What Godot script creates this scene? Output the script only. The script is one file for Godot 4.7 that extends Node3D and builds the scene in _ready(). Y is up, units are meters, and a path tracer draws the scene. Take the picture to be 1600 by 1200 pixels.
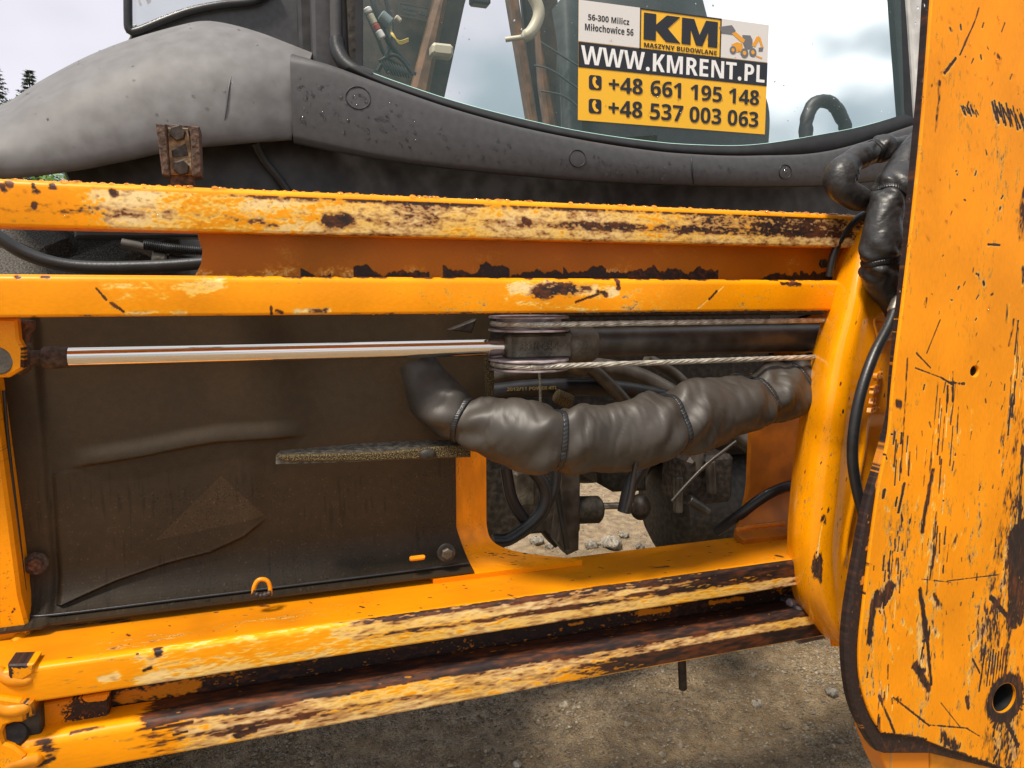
extends Node3D

var rng := RandomNumberGenerator.new()
var XF := Transform3D()          # transform applied to everything emitted
var used := {}
var M := {}
var tex_cache := {}

# ------------------------------------------------------------------ colours and materials
func lin(r: float, g: float, b: float) -> Color:
	return Color(r, g, b).linear_to_srgb()

func noise(sd: int, freq: float, octaves := 3) -> FastNoiseLite:
	var n := FastNoiseLite.new()
	n.seed = sd
	n.noise_type = FastNoiseLite.TYPE_SIMPLEX_SMOOTH
	n.frequency = freq
	n.fractal_octaves = octaves
	return n

func mottle(sd: int, freq: float, lo: Color, hi: Color, oct := 5, size := 512) -> NoiseTexture2D:
	var t := NoiseTexture2D.new()
	t.width = size; t.height = size; t.seamless = true; t.generate_mipmaps = false
	t.noise = noise(sd, freq, oct)
	var g := Gradient.new()
	g.set_color(0, lo); g.set_color(1, hi)
	g.set_offset(0, 0.22); g.set_offset(1, 0.78)
	t.color_ramp = g
	return t

func plain(c: Color, rough: float, metal := 0.0) -> StandardMaterial3D:
	var m := StandardMaterial3D.new()
	m.albedo_color = c; m.roughness = rough; m.metallic = metal
	return m

# a surface with blotchy tone, uneven gloss and a fine grain
func rough_mat(c: Color, rough: float, metal: float, tone: Texture2D, grain: Texture2D, grain_cm: float, scale := 2.0) -> StandardMaterial3D:
	var m := plain(c, rough, metal)
	m.albedo_texture = tone
	m.uv1_triplanar = true; m.uv1_world_triplanar = true
	m.uv1_scale = Vector3(scale, scale, scale)
	if grain:
		m.heightmap_enabled = true
		m.heightmap_texture = grain
		m.heightmap_scale = grain_cm
	return m

# ------------------------------------------------------------------ tree of objects
func numbered(called: String) -> String:
	if not used.has(called):
		used[called] = 0
		return called
	used[called] += 1
	return "%s_%03d" % [called, used[called]]

func thing(called: String, label: String, category: String, at := Vector3.ZERO, group := "") -> Node3D:
	var o := Node3D.new()
	o.name = numbered(called)
	add_child(o)
	o.position = at
	o.set_meta("label", label); o.set_meta("category", category)
	if group != "": o.set_meta("group", group)
	return o

# shapes are given in the place's own metres: a part of a thing is set back by the thing's base
func part(called: String, st: SurfaceTool, m: Material, parent: Node3D, label := "") -> MeshInstance3D:
	var o := MeshInstance3D.new()
	o.name = called
	o.mesh = st.commit()
	o.material_override = m
	parent.add_child(o, true)
	if parent != self and not (parent is MeshInstance3D): o.position = -parent.position
	if label != "": o.set_meta("label", label)
	return o

func again(src: MeshInstance3D, parent: Node3D, shift: Vector3) -> MeshInstance3D:
	var o: MeshInstance3D = src.duplicate()
	o.name = String(src.name).rstrip("0123456789_")
	parent.add_child(o, true)
	o.position = src.position + shift
	return o

func lone(called: String, st: SurfaceTool, m: Material, label: String, category: String, group := "") -> MeshInstance3D:
	var o := part(numbered(called), st, m, self)
	o.set_meta("label", label); o.set_meta("category", category)
	if group != "": o.set_meta("group", group)
	return o

# ------------------------------------------------------------------ shapes
func mb() -> SurfaceTool:
	var st := SurfaceTool.new()
	st.begin(Mesh.PRIMITIVE_TRIANGLES)
	return st

func vtx(st: SurfaceTool, p: Vector3, n: Vector3, uv: Vector2) -> void:
	st.set_normal((XF.basis * n).normalized())
	st.set_uv(uv)
	st.add_vertex(XF * p)

func tri(st: SurfaceTool, a: Vector3, b: Vector3, c: Vector3, ua := Vector2.ZERO, ub := Vector2.ZERO, uc := Vector2.ZERO) -> void:
	var n := (c - a).cross(b - a).normalized()
	vtx(st, a, n, ua); vtx(st, b, n, ub); vtx(st, c, n, uc)

# corners run clockwise seen from the front
func quad(st: SurfaceTool, a: Vector3, b: Vector3, c: Vector3, d: Vector3) -> void:
	tri(st, a, b, c, Vector2(0, 0), Vector2(1, 0), Vector2(1, 1))
	tri(st, a, c, d, Vector2(0, 0), Vector2(1, 1), Vector2(0, 1))

# a smooth sheet over rows of points; rows run up, columns to the right, the front faces the viewer
func grid(st: SurfaceTool, rows: Array, flip := false, wrap := false, uvs: Array = []) -> Array:
	var nv := rows.size()
	var nu: int = rows[0].size()
	var norms := []
	for i in nv:
		var line := PackedVector3Array()
		for j in nu:
			var jl := j - 1
			var jr := j + 1
			if wrap:
				if jl < 0: jl = nu - 2
				if jr > nu - 1: jr = 1
			jl = maxi(jl, 0); jr = mini(jr, nu - 1)
			var du: Vector3 = rows[i][jr] - rows[i][jl]
			var dv: Vector3 = rows[mini(i + 1, nv - 1)][j] - rows[maxi(i - 1, 0)][j]
			var n := du.cross(dv).normalized()
			line.append(-n if flip else n)
		norms.append(line)
	for i in nv - 1:
		for j in nu - 1:
			var q := [[i, j], [i + 1, j], [i + 1, j + 1], [i, j], [i + 1, j + 1], [i, j + 1]]
			if flip: q = [[i, j], [i + 1, j + 1], [i + 1, j], [i, j], [i, j + 1], [i + 1, j + 1]]
			for k in q:
				var uv := Vector2(float(k[1]) / (nu - 1), 1.0 - float(k[0]) / (nv - 1))
				if uvs.size(): uv = uvs[k[0]][k[1]]
				vtx(st, rows[k[0]][k[1]], norms[k[0]][k[1]], uv)
	return norms

func cat1(a: Vector3, b: Vector3, c: Vector3, d: Vector3, t: float) -> Vector3:
	return 0.5 * (2.0 * b + (c - a) * t + (2.0 * a - 5.0 * b + 4.0 * c - d) * t * t + (3.0 * b - a - 3.0 * c + d) * t * t * t)

# smooth path through points, n steps spread by length of the control polygon
func spline(pts: Array, n: int) -> PackedVector3Array:
	var out := PackedVector3Array()
	var acc := [0.0]
	for i in pts.size() - 1:
		acc.append(acc[i] + pts[i].distance_to(pts[i + 1]))
	var total: float = acc[-1]
	var k := 0
	for i in n + 1:
		var s := total * i / n
		while k < pts.size() - 2 and s > acc[k + 1]: k += 1
		var t: float = (s - acc[k]) / maxf(acc[k + 1] - acc[k], 1e-6)
		var a: Vector3 = pts[k - 1] if k > 0 else pts[0] * 2.0 - pts[1]
		var d: Vector3 = pts[k + 2] if k + 2 < pts.size() else pts[-1] * 2.0 - pts[-2]
		out.append(cat1(a, pts[k], pts[k + 1], d, t))
	return out

# rows of control points (bottom row first) to a fine grid
func surface(ctrl: Array, nu: int, nv: int) -> Array:
	var lines := []
	for r in ctrl: lines.append(spline(r, nu))
	var out := []
	for i in nv + 1: out.append(PackedVector3Array())
	for j in nu + 1:
		var col := []
		for l in lines: col.append(l[j])
		var s := spline(col, nv)
		for i in nv + 1: out[i].append(s[i])
	return out

# a sheet with thickness: front, back and rim
func shell(st: SurfaceTool, rows: Array, thick: float, uvs: Array = []) -> void:
	var norms := grid(st, rows, false, false, uvs)
	var back := []
	var nv := rows.size()
	var nu: int = rows[0].size()
	for i in nv:
		var l := PackedVector3Array()
		for j in nu: l.append(rows[i][j] - norms[i][j] * thick)
		back.append(l)
	grid(st, back, true, false, uvs)
	for j in nu - 1:
		quad(st, rows[nv - 1][j + 1], rows[nv - 1][j], back[nv - 1][j], back[nv - 1][j + 1])
		quad(st, rows[0][j], rows[0][j + 1], back[0][j + 1], back[0][j])
	for i in nv - 1:
		quad(st, rows[i][0], rows[i + 1][0], back[i + 1][0], back[i][0])
		quad(st, rows[i + 1][nu - 1], rows[i][nu - 1], back[i][nu - 1], back[i + 1][nu - 1])

func perp(d: Vector3) -> Vector3:
	var u := Vector3.UP if absf(d.y) < 0.9 else Vector3.RIGHT
	return d.cross(u).normalized()

# rings round a path; r(i, angle) gives the radius
func ring_rows(path: PackedVector3Array, r: Callable, sides: int) -> Array:
	var rows := []
	var nrm := perp((path[1] - path[0]).normalized())
	for i in path.size():
		var d := (path[mini(i + 1, path.size() - 1)] - path[maxi(i - 1, 0)]).normalized()
		nrm = (nrm - d * nrm.dot(d)).normalized()
		var bi := d.cross(nrm)
		var line := PackedVector3Array()
		for j in sides + 1:
			var a := TAU * (j % sides) / sides
			line.append(path[i] + (nrm * cos(a) + bi * sin(a)) * float(r.call(i, a)))
		rows.append(line)
	return rows

func tube(st: SurfaceTool, path: PackedVector3Array, r, sides := 12, caps := true) -> void:
	var f: Callable = r if r is Callable else func(_i, _a): return r
	var rows := ring_rows(path, f, sides)
	grid(st, rows, false, true)
	if caps:
		for e in [0, rows.size() - 1]:
			var d := (path[1] - path[0]).normalized() if e == 0 else (path[-2] - path[-1]).normalized()
			for j in sides:
				var a: Vector3 = rows[e][j]
				var b: Vector3 = rows[e][j + 1]
				if e == 0: tri(st, path[e], b, a)
				else: tri(st, path[e], a, b)

# a turned body between a and b: profile of (distance along, radius)
func lathe(st: SurfaceTool, a: Vector3, dir: Vector3, prof: Array, sides := 24) -> void:
	var d := dir.normalized()
	var n := perp(d)
	var b := d.cross(n)
	for k in prof.size() - 1:
		var p: Vector2 = prof[k]
		var q: Vector2 = prof[k + 1]
		var t := (q - p).normalized()
		var nn := [Vector2(-t.y, t.x), Vector2(-t.y, t.x)]
		if k > 0:
			var t0: Vector2 = (p - prof[k - 1]).normalized()
			if t0.dot(t) > 0.75: nn[0] = Vector2(-(t0 + t).y, (t0 + t).x).normalized()
		if k < prof.size() - 2:
			var t1: Vector2 = (prof[k + 2] - q).normalized()
			if t1.dot(t) > 0.75: nn[1] = Vector2(-(t1 + t).y, (t1 + t).x).normalized()
		for j in sides:
			var v := []
			var no := []
			for c in [[p, j, 0], [q, j, 1], [q, j + 1, 1], [p, j + 1, 0]]:
				var an: float = TAU * c[1] / sides
				var rad := n * cos(an) + b * sin(an)
				v.append(a + d * c[0].x + rad * c[0].y)
				no.append(d * nn[c[2]].x + rad * nn[c[2]].y)
			for m in [0, 1, 2, 0, 2, 3]:
				vtx(st, v[m], no[m], Vector2(float(j) / sides, float(k) / prof.size()))

func rod(st: SurfaceTool, a: Vector3, b: Vector3, r: float, bev := 0.001, sides := 20) -> void:
	var l := a.distance_to(b)
	lathe(st, a, b - a, [Vector2(0, 0), Vector2(0, r - bev), Vector2(bev, r), Vector2(l - bev, r), Vector2(l, r - bev), Vector2(l, 0)], sides)

# a bar of constant section along x; profile (z, y) runs top back > top front > bottom front > bottom back
func bar_x(st: SurfaceTool, prof: Array, x0: float, x1: float, umax := 1.0) -> float:
	var acc := [0.0]
	for k in prof.size() - 1: acc.append(acc[k] + prof[k].distance_to(prof[k + 1]))
	var total: float = acc[-1]
	for k in prof.size() - 1:
		var p: Vector2 = prof[k]
		var q: Vector2 = prof[k + 1]
		var t := (q - p).normalized()
		var nn := [Vector2(-t.y, t.x), Vector2(-t.y, t.x)]
		if k > 0:
			var t0: Vector2 = (p - prof[k - 1]).normalized()
			if t0.dot(t) > 0.7: nn[0] = Vector2(-(t0 + t).y, (t0 + t).x).normalized()
		if k < prof.size() - 2:
			var t1: Vector2 = (prof[k + 2] - q).normalized()
			if t1.dot(t) > 0.7: nn[1] = Vector2(-(t1 + t).y, (t1 + t).x).normalized()
		var c := [[x0, p, 0, 0.0, acc[k]], [x1, p, 0, umax, acc[k]], [x1, q, 1, umax, acc[k + 1]], [x0, q, 1, 0.0, acc[k + 1]]]
		for m in [0, 1, 2, 0, 2, 3]:
			var e = c[m]
			vtx(st, Vector3(e[0], e[1].y, e[1].x), Vector3(0, nn[e[2]].y, nn[e[2]].x), Vector2(e[3], e[4] / total))
	var poly := PackedVector2Array(prof)
	if poly[0].is_equal_approx(poly[-1]): poly.remove_at(poly.size() - 1)
	var idx := Geometry2D.triangulate_polygon(poly)
	for x in [x0, x1]:
		for k in range(0, idx.size(), 3):
			tri(st, Vector3(x, poly[idx[k]].y, poly[idx[k]].x), Vector3(x, poly[idx[k + 1]].y, poly[idx[k + 1]].x), Vector3(x, poly[idx[k + 2]].y, poly[idx[k + 2]].x), Vector2(0.01, 0.5), Vector2(0.01, 0.5), Vector2(0.01, 0.5))
	return total

# a smooth line through points of an outline
func eased(pts: Array, n: int) -> Array:
	var v := []
	for p in pts: v.append(Vector3(p.x, p.y, 0))
	var out := []
	for p in spline(v, n): out.append(Vector2(p.x, p.y))
	return out

func arc(c: Vector2, r: float, a0: float, a1: float, n: int) -> Array:
	var out := []
	for i in n + 1:
		var a := deg_to_rad(lerpf(a0, a1, float(i) / n))
		out.append(c + Vector2(cos(a), sin(a)) * r)
	return out

# a plate of any outline in x-y between two depths, its front edge chamfered; a hole is joined to the outline by a hairline bridge
func prism(st: SurfaceTool, outline: Array, z1: float, z0: float, bev := 0.002, holes: Array = [], rect := Rect2()) -> void:
	var poly := PackedVector2Array(outline)
	if Geometry2D.is_polygon_clockwise(poly): poly.reverse()
	if rect.size.x == 0:
		rect = Rect2(poly[0], Vector2.ZERO)
		for p in poly: rect = rect.expand(p)
	var uvof := func(p: Vector2): return Vector2((p.x - rect.position.x) / rect.size.x, 1.0 - (p.y - rect.position.y) / rect.size.y)
	var loops := [poly]
	for h in holes:
		var hp := PackedVector2Array(h)
		if not Geometry2D.is_polygon_clockwise(hp): hp.reverse()
		loops.append(hp)
	var insets := []
	for lp in loops:
		var ins := PackedVector2Array()
		var n: int = lp.size()
		for i in n:
			var e0: Vector2 = (lp[i] - lp[i - 1]).normalized()
			var e1: Vector2 = (lp[(i + 1) % n] - lp[i]).normalized()
			var m := Vector2(-(e0.y + e1.y), e0.x + e1.x).normalized()
			var k := maxf(m.dot(Vector2(-e1.y, e1.x)), 0.4)
			ins.append(lp[i] + m * bev / k)
		insets.append(ins)
		for i in n:
			var j := (i + 1) % n
			var smooth: Array = []
			var e: Vector2 = (lp[j] - lp[i]).normalized()
			var ep: Vector2 = (lp[i] - lp[i - 1]).normalized()
			var en: Vector2 = (lp[(j + 1) % n] - lp[j]).normalized()
			for o in [ep, en]:
				var s: Vector2 = e + o if o.dot(e) > 0.75 else e
				smooth.append(Vector3(s.y, -s.x, 0).normalized())
			var a := Vector3(lp[i].x, lp[i].y, z1 - bev)
			var b := Vector3(lp[j].x, lp[j].y, z1 - bev)
			var c := Vector3(lp[j].x, lp[j].y, z0)
			var d := Vector3(lp[i].x, lp[i].y, z0)
			var f := Vector3(ins[i].x, ins[i].y, z1)
			var g := Vector3(ins[j].x, ins[j].y, z1)
			var up := Vector3(0, 0, 1)
			for k in [[a, smooth[0], i], [b, smooth[1], j], [c, smooth[1], j], [a, smooth[0], i], [c, smooth[1], j], [d, smooth[0], i]]:
				vtx(st, k[0], k[1], uvof.call(lp[k[2]]))
			for k in [[f, smooth[0] + up, i], [b, smooth[1] + up, j], [a, smooth[0] + up, i], [f, smooth[0] + up, i], [g, smooth[1] + up, j], [b, smooth[1] + up, j]]:
				vtx(st, k[0], k[1].normalized(), uvof.call(lp[k[2]]))
	for side in [[insets, z1, 1.0], [loops, z0, -1.0]]:
		var whole: PackedVector2Array = side[0][0].duplicate()
		for h in range(1, side[0].size()):
			var hp: PackedVector2Array = side[0][h]
			var best := [0, 0, 1e9]
			for i in whole.size():
				for j in hp.size():
					var dd := whole[i].distance_squared_to(hp[j])
					if dd < best[2]: best = [i, j, dd]
			var joined := whole.slice(0, best[0] + 1)
			for j in hp.size() + 1: joined.append(hp[(best[1] + j) % hp.size()] + (Vector2(1e-5, 1e-5) if j == hp.size() else Vector2.ZERO))
			joined.append(whole[best[0]] + Vector2(1e-5, 1e-5))
			joined.append_array(whole.slice(best[0] + 1))
			whole = joined
		var idx := Geometry2D.triangulate_polygon(whole)
		for k in range(0, idx.size(), 3):
			var t := [whole[idx[k]], whole[idx[k + 1]], whole[idx[k + 2]]]
			if ((t[1] - t[0]).cross(t[2] - t[0]) > 0) == (side[2] > 0): t.reverse()
			for p in t: vtx(st, Vector3(p.x, p.y, side[1]), Vector3(0, 0, side[2]), uvof.call(p))

func box(st: SurfaceTool, c: Vector3, s: Vector3, bev := 0.002) -> void:
	var h := s * 0.5
	var e := minf(bev, minf(h.x, h.y) * 0.5)
	var o := [Vector2(c.x - h.x + e, c.y - h.y), Vector2(c.x + h.x - e, c.y - h.y), Vector2(c.x + h.x, c.y - h.y + e), Vector2(c.x + h.x, c.y + h.y - e),
		Vector2(c.x + h.x - e, c.y + h.y), Vector2(c.x - h.x + e, c.y + h.y), Vector2(c.x - h.x, c.y + h.y - e), Vector2(c.x - h.x, c.y - h.y + e)]
	prism(st, o, c.z + h.z, c.z - h.z, e)

func ball(st: SurfaceTool, c: Vector3, r: Vector3, seg := 10) -> void:
	var rows := []
	for i in seg + 1:
		var la := PI * (float(i) / seg - 0.5)
		var l := PackedVector3Array()
		for j in seg * 2 + 1:
			var a := TAU * (j % (seg * 2)) / (seg * 2)
			l.append(c + Vector3(cos(la) * sin(a) * r.x, sin(la) * r.y, cos(la) * cos(a) * r.z))
		rows.append(l)
	grid(st, rows, false, true)

func hexnut(st: SurfaceTool, c: Vector3, r: float, h: float, turn := 0.2) -> void:
	var o := []
	for i in 6: o.append(Vector2(c.x, c.y) + Vector2(cos(turn + i * PI / 3), sin(turn + i * PI / 3)) * r)
	prism(st, o, c.z + h, c.z, r * 0.12)

func disc(c: Vector2, r: float, n := 24, sq := 1.0, turn := 0.0) -> Array:
	var o := []
	for i in n: o.append(c + Vector2(cos(TAU * i / n) * r, sin(TAU * i / n) * r * sq).rotated(turn))
	return o

# ------------------------------------------------------------------ worn paint
# two maps of harm over a surface: C how far the pale undercoat shows, D how far bare dark metal shows
class Harm:
	var w: int
	var h: int
	var at: Vector2
	var size: Vector2
	var gain := 1.0
	var halo := 0.0
	var c := PackedFloat32Array()
	var d := PackedFloat32Array()
	func _init(w_: int, h_: int, at_: Vector2, size_: Vector2) -> void:
		w = w_; h = h_; at = at_; size = size_
		c.resize(w * h); d.resize(w * h)
	# a brush stroke between two places in metres (y upwards)
	func stroke(chan: String, a: Vector2, b: Vector2, wide: float, force: float, soft := 0.8) -> void:
		if chan == "d" and halo > 0.0 and force > 0.6: stroke("c", a, b, wide * 1.9, halo)
		wide *= gain
		var k := Vector2(w / size.x, h / size.y)
		var x0 := clampi(int((minf(a.x, b.x) - wide - at.x) * k.x), 0, w - 1)
		var x1 := clampi(int((maxf(a.x, b.x) + wide - at.x) * k.x), 0, w - 1)
		var y0 := clampi(int((at.y + size.y - maxf(a.y, b.y) - wide) * k.y), 0, h - 1)
		var y1 := clampi(int((at.y + size.y - minf(a.y, b.y) + wide) * k.y), 0, h - 1)
		var ab := b - a
		var ll := maxf(ab.length_squared(), 1e-9)
		for y in range(y0, y1 + 1):
			var py := at.y + size.y - (y + 0.5) / k.y
			for x in range(x0, x1 + 1):
				var p := Vector2(at.x + (x + 0.5) / k.x, py)
				var t := clampf((p - a).dot(ab) / ll, 0.0, 1.0)
				var q := p.distance_to(a + ab * t) / wide
				if q < 1.0:
					var v := force * minf(1.0, (1.0 - q) / soft)
					if chan == "c": c[y * w + x] = maxf(c[y * w + x], v) if force > 0 else minf(c[y * w + x], v)
					elif force < 0: d[y * w + x] = minf(d[y * w + x], v)
					else: d[y * w + x] = maxf(d[y * w + x], v)

# turns the maps into a paint: topcoat, pale undercoat, bare or rusty metal, with the chips' edges as relief
func paint(hm: Harm, sd: int, stretch: Vector2, coat: Color, base: Callable, rust := 0.35, gloss := 0.32, grit := 1.0, silt_above := 1e9) -> StandardMaterial3D:
	var w := hm.w
	var h := hm.h
	var n1 := noise(sd, 14.0, 4)
	var n2 := noise(sd + 1, 90.0, 3)
	var n3 := noise(sd + 2, 240.0, 2)
	var n4 := noise(sd + 3, 5.0, 3)
	var col := PackedByteArray()
	var aux := PackedByteArray()
	col.resize(w * h * 3); aux.resize(w * h * 3)
	var cream := Color(0.93, 0.74, 0.36)
	var pale := Color(0.95, 0.83, 0.60)
	var iron := Color(0.17, 0.13, 0.125)
	var rusty := Color(0.36, 0.20, 0.12)
	var silt := Color(0.72, 0.43, 0.04)
	var smear := Color(0.52, 0.30, 0.14)
	var grime := Color(0.42, 0.25, 0.10)
	var k := 0
	for y in h:
		var py := hm.at.y + hm.size.y - (y + 0.5) / h * hm.size.y
		for x in w:
			var px := hm.at.x + (x + 0.5) / w * hm.size.x
			var sx := px * stretch.x
			var sy := py * stretch.y
			var a := n1.get_noise_2d(sx, sy)
			var b := n2.get_noise_2d(sx, sy)
			var f := n3.get_noise_2d(sx, sy)
			var l := n4.get_noise_2d(px, py)
			var bc: Vector2 = base.call(px, py)
			var c := maxf(hm.c[k], bc.x) + 0.50 * a + (0.46 * b + 0.32 * f) * grit
			var d := maxf(hm.d[k], bc.y) + 0.40 * a + (0.46 * b + 0.34 * f) * grit
			if hm.c[k] < 0.0: c += hm.c[k]
			if hm.d[k] < 0.0: d += hm.d[k]
			var o := coat * (1.0 + 0.09 * l + 0.04 * a + 0.03 * f)
			var ro := gloss + 0.12 * absf(l) + 0.05 * f
			if py > silt_above:
				o = o.lerp(silt, clampf(0.62 + 0.5 * l + 0.25 * a, 0.0, 1.0) * smoothstep(silt_above, silt_above + 0.012, py))
			o = o.lerp(cream, 0.30 * smoothstep(0.22, 0.5, c))
			o = o.lerp(grime, 0.42 * smoothstep(0.25, 0.5, d))
			var he := 1.0
			var raw := smoothstep(0.10, 0.5, d) * smoothstep(0.5, 0.65, c)
			if c > 0.5:
				var t := clampf((c - 0.5) * 6.0, 0.0, 1.0)
				o = o.lerp(cream.lerp(pale, clampf(0.5 + a + 0.7 * l, 0.0, 1.0)) * (1.0 + 0.08 * f), 0.35 + 0.65 * t)
				ro = lerpf(ro, 0.55, t); he = 1.0 - 0.4 * t
				o = o.lerp(smear, 0.6 * raw)
			if d > 0.5:
				var t := clampf((d - 0.5) * 9.0, 0.0, 1.0)
				o = o.lerp(iron.lerp(rusty, clampf(rust + 1.3 * b + 0.8 * l, 0.0, 1.0)) * (1.0 + 0.25 * f), t)
				ro = lerpf(ro, 0.5 + 0.2 * b, t); he = lerpf(he, 0.1 + 0.2 * b, t)
			col[k * 3] = int(clampf(o.r, 0, 1) * 255); col[k * 3 + 1] = int(clampf(o.g, 0, 1) * 255); col[k * 3 + 2] = int(clampf(o.b, 0, 1) * 255)
			aux[k * 3] = int(clampf(he, 0, 1) * 255); aux[k * 3 + 1] = int(clampf(ro, 0.05, 1) * 255)
			k += 1
	var m := StandardMaterial3D.new()
	m.albedo_texture = ImageTexture.create_from_image(Image.create_from_data(w, h, false, Image.FORMAT_RGB8, col))
	var ax := ImageTexture.create_from_image(Image.create_from_data(w, h, false, Image.FORMAT_RGB8, aux))
	m.roughness_texture = ax
	m.metallic_specular = 0.36
	m.roughness_texture_channel = BaseMaterial3D.TEXTURE_CHANNEL_GREEN
	m.roughness = 1.0
	m.heightmap_enabled = true
	m.heightmap_texture = ax
	m.heightmap_scale = 0.05
	m.texture_repeat = false
	return m

func nothing(_x: float, _y: float) -> Vector2:
	return Vector2.ZERO

func ss(a: float, b: float, x: float) -> float:
	return smoothstep(a, b, x)

# ================================================================== the place
func _ready() -> void:
	rng.seed = 7
	eye_and_light()
	materials()
	ground()
	trees()
	var loader := thing("backhoe_loader", "muddy yellow and grey backhoe loader seen close up from behind", "backhoe loader", Vector3(0.87, 0, -1.05))
	rear_frame(loader)
	back_panel(loader)
	shift_cylinder(loader)
	cab(loader)
	underside(loader)
	swing_post()
	boom()
	hoses()
	droplets(loader)

func eye_and_light() -> void:
	var cam := Camera3D.new()
	cam.name = "camera"
	cam.position = Vector3(0, 1.08, 1.0)
	cam.rotation_degrees = Vector3(-6.96, -18.66, 0)
	cam.fov = 55.1
	cam.near = 0.02; cam.far = 1500.0
	add_child(cam)
	cam.current = true
	var sun := DirectionalLight3D.new()
	sun.name = "sun"
	sun.look_at_from_position(Vector3(-0.38, 0.88, 0.28), Vector3.ZERO)
	sun.light_color = Color(1.0, 0.96, 0.9)
	sun.light_energy = 0.85
	sun.light_angular_distance = 12.0
	sun.shadow_enabled = true
	add_child(sun)
	var env := Environment.new()
	env.background_mode = Environment.BG_SKY
	env.tonemap_mode = Environment.TONE_MAPPER_LINEAR
	env.tonemap_exposure = 1.9
	env.sdfgi_enabled = true; env.ssao_enabled = true; env.ssil_enabled = true
	var sky := Sky.new()
	var pm := PanoramaSkyMaterial.new()
	pm.panorama = ImageTexture.create_from_image(cloud_sky(Vector3(-0.38, 0.88, 0.28).normalized()))
	sky.sky_material = pm
	env.sky = sky
	env.background_energy_multiplier = 1.0
	var we := WorldEnvironment.new()
	we.name = "sky"
	we.environment = env
	add_child(we)

# broken overcast: bright lilac-white cloud with pale blue-green gaps, brighter round the veiled sun
func cloud_sky(sun: Vector3) -> Image:
	var w := 768
	var h := 384
	var im := Image.create(w, h, false, Image.FORMAT_RGBF)
	var n := noise(11, 1.5, 6)
	var g := noise(23, 0.9, 4)
	var glow := Vector3(0.684, 0.25, -0.687).normalized()
	for y in h:
		var el := PI * (0.5 - (y + 0.5) / h)
		for x in w:
			var az := TAU * (x + 0.5) / w
			var d := Vector3(sin(az) * cos(el), sin(el), -cos(az) * cos(el))
			var q := Vector3(d.x, d.y * 1.8, d.z)
			var a := n.get_noise_3dv(q * 1.6)
			var b := g.get_noise_3dv(q * 1.3)
			var cl := smoothstep(-0.25, 0.35, a + 0.6 * b)
			var blue := Color(0.20, 0.29, 0.325)
			var white := Color(0.43, 0.425, 0.475)
			var c := blue.lerp(white, 0.30 + 0.70 * cl) * (0.90 + 0.28 * a)
			var halo := exp(-d.angle_to(sun) / 0.5)
			c += Color(1.0, 0.97, 0.9) * halo * 0.7 * (0.55 + 0.45 * cl)
			c += Color(0.95, 1.0, 0.95) * 1.0 * smoothstep(-0.3, 0.35, a + b) * exp(-pow(d.angle_to(glow) / 0.16, 2.0))
			if el < 0: c = Color(0.30, 0.28, 0.25)
			im.set_pixel(x, y, Color(c.r, c.g, c.b))
	return im

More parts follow.
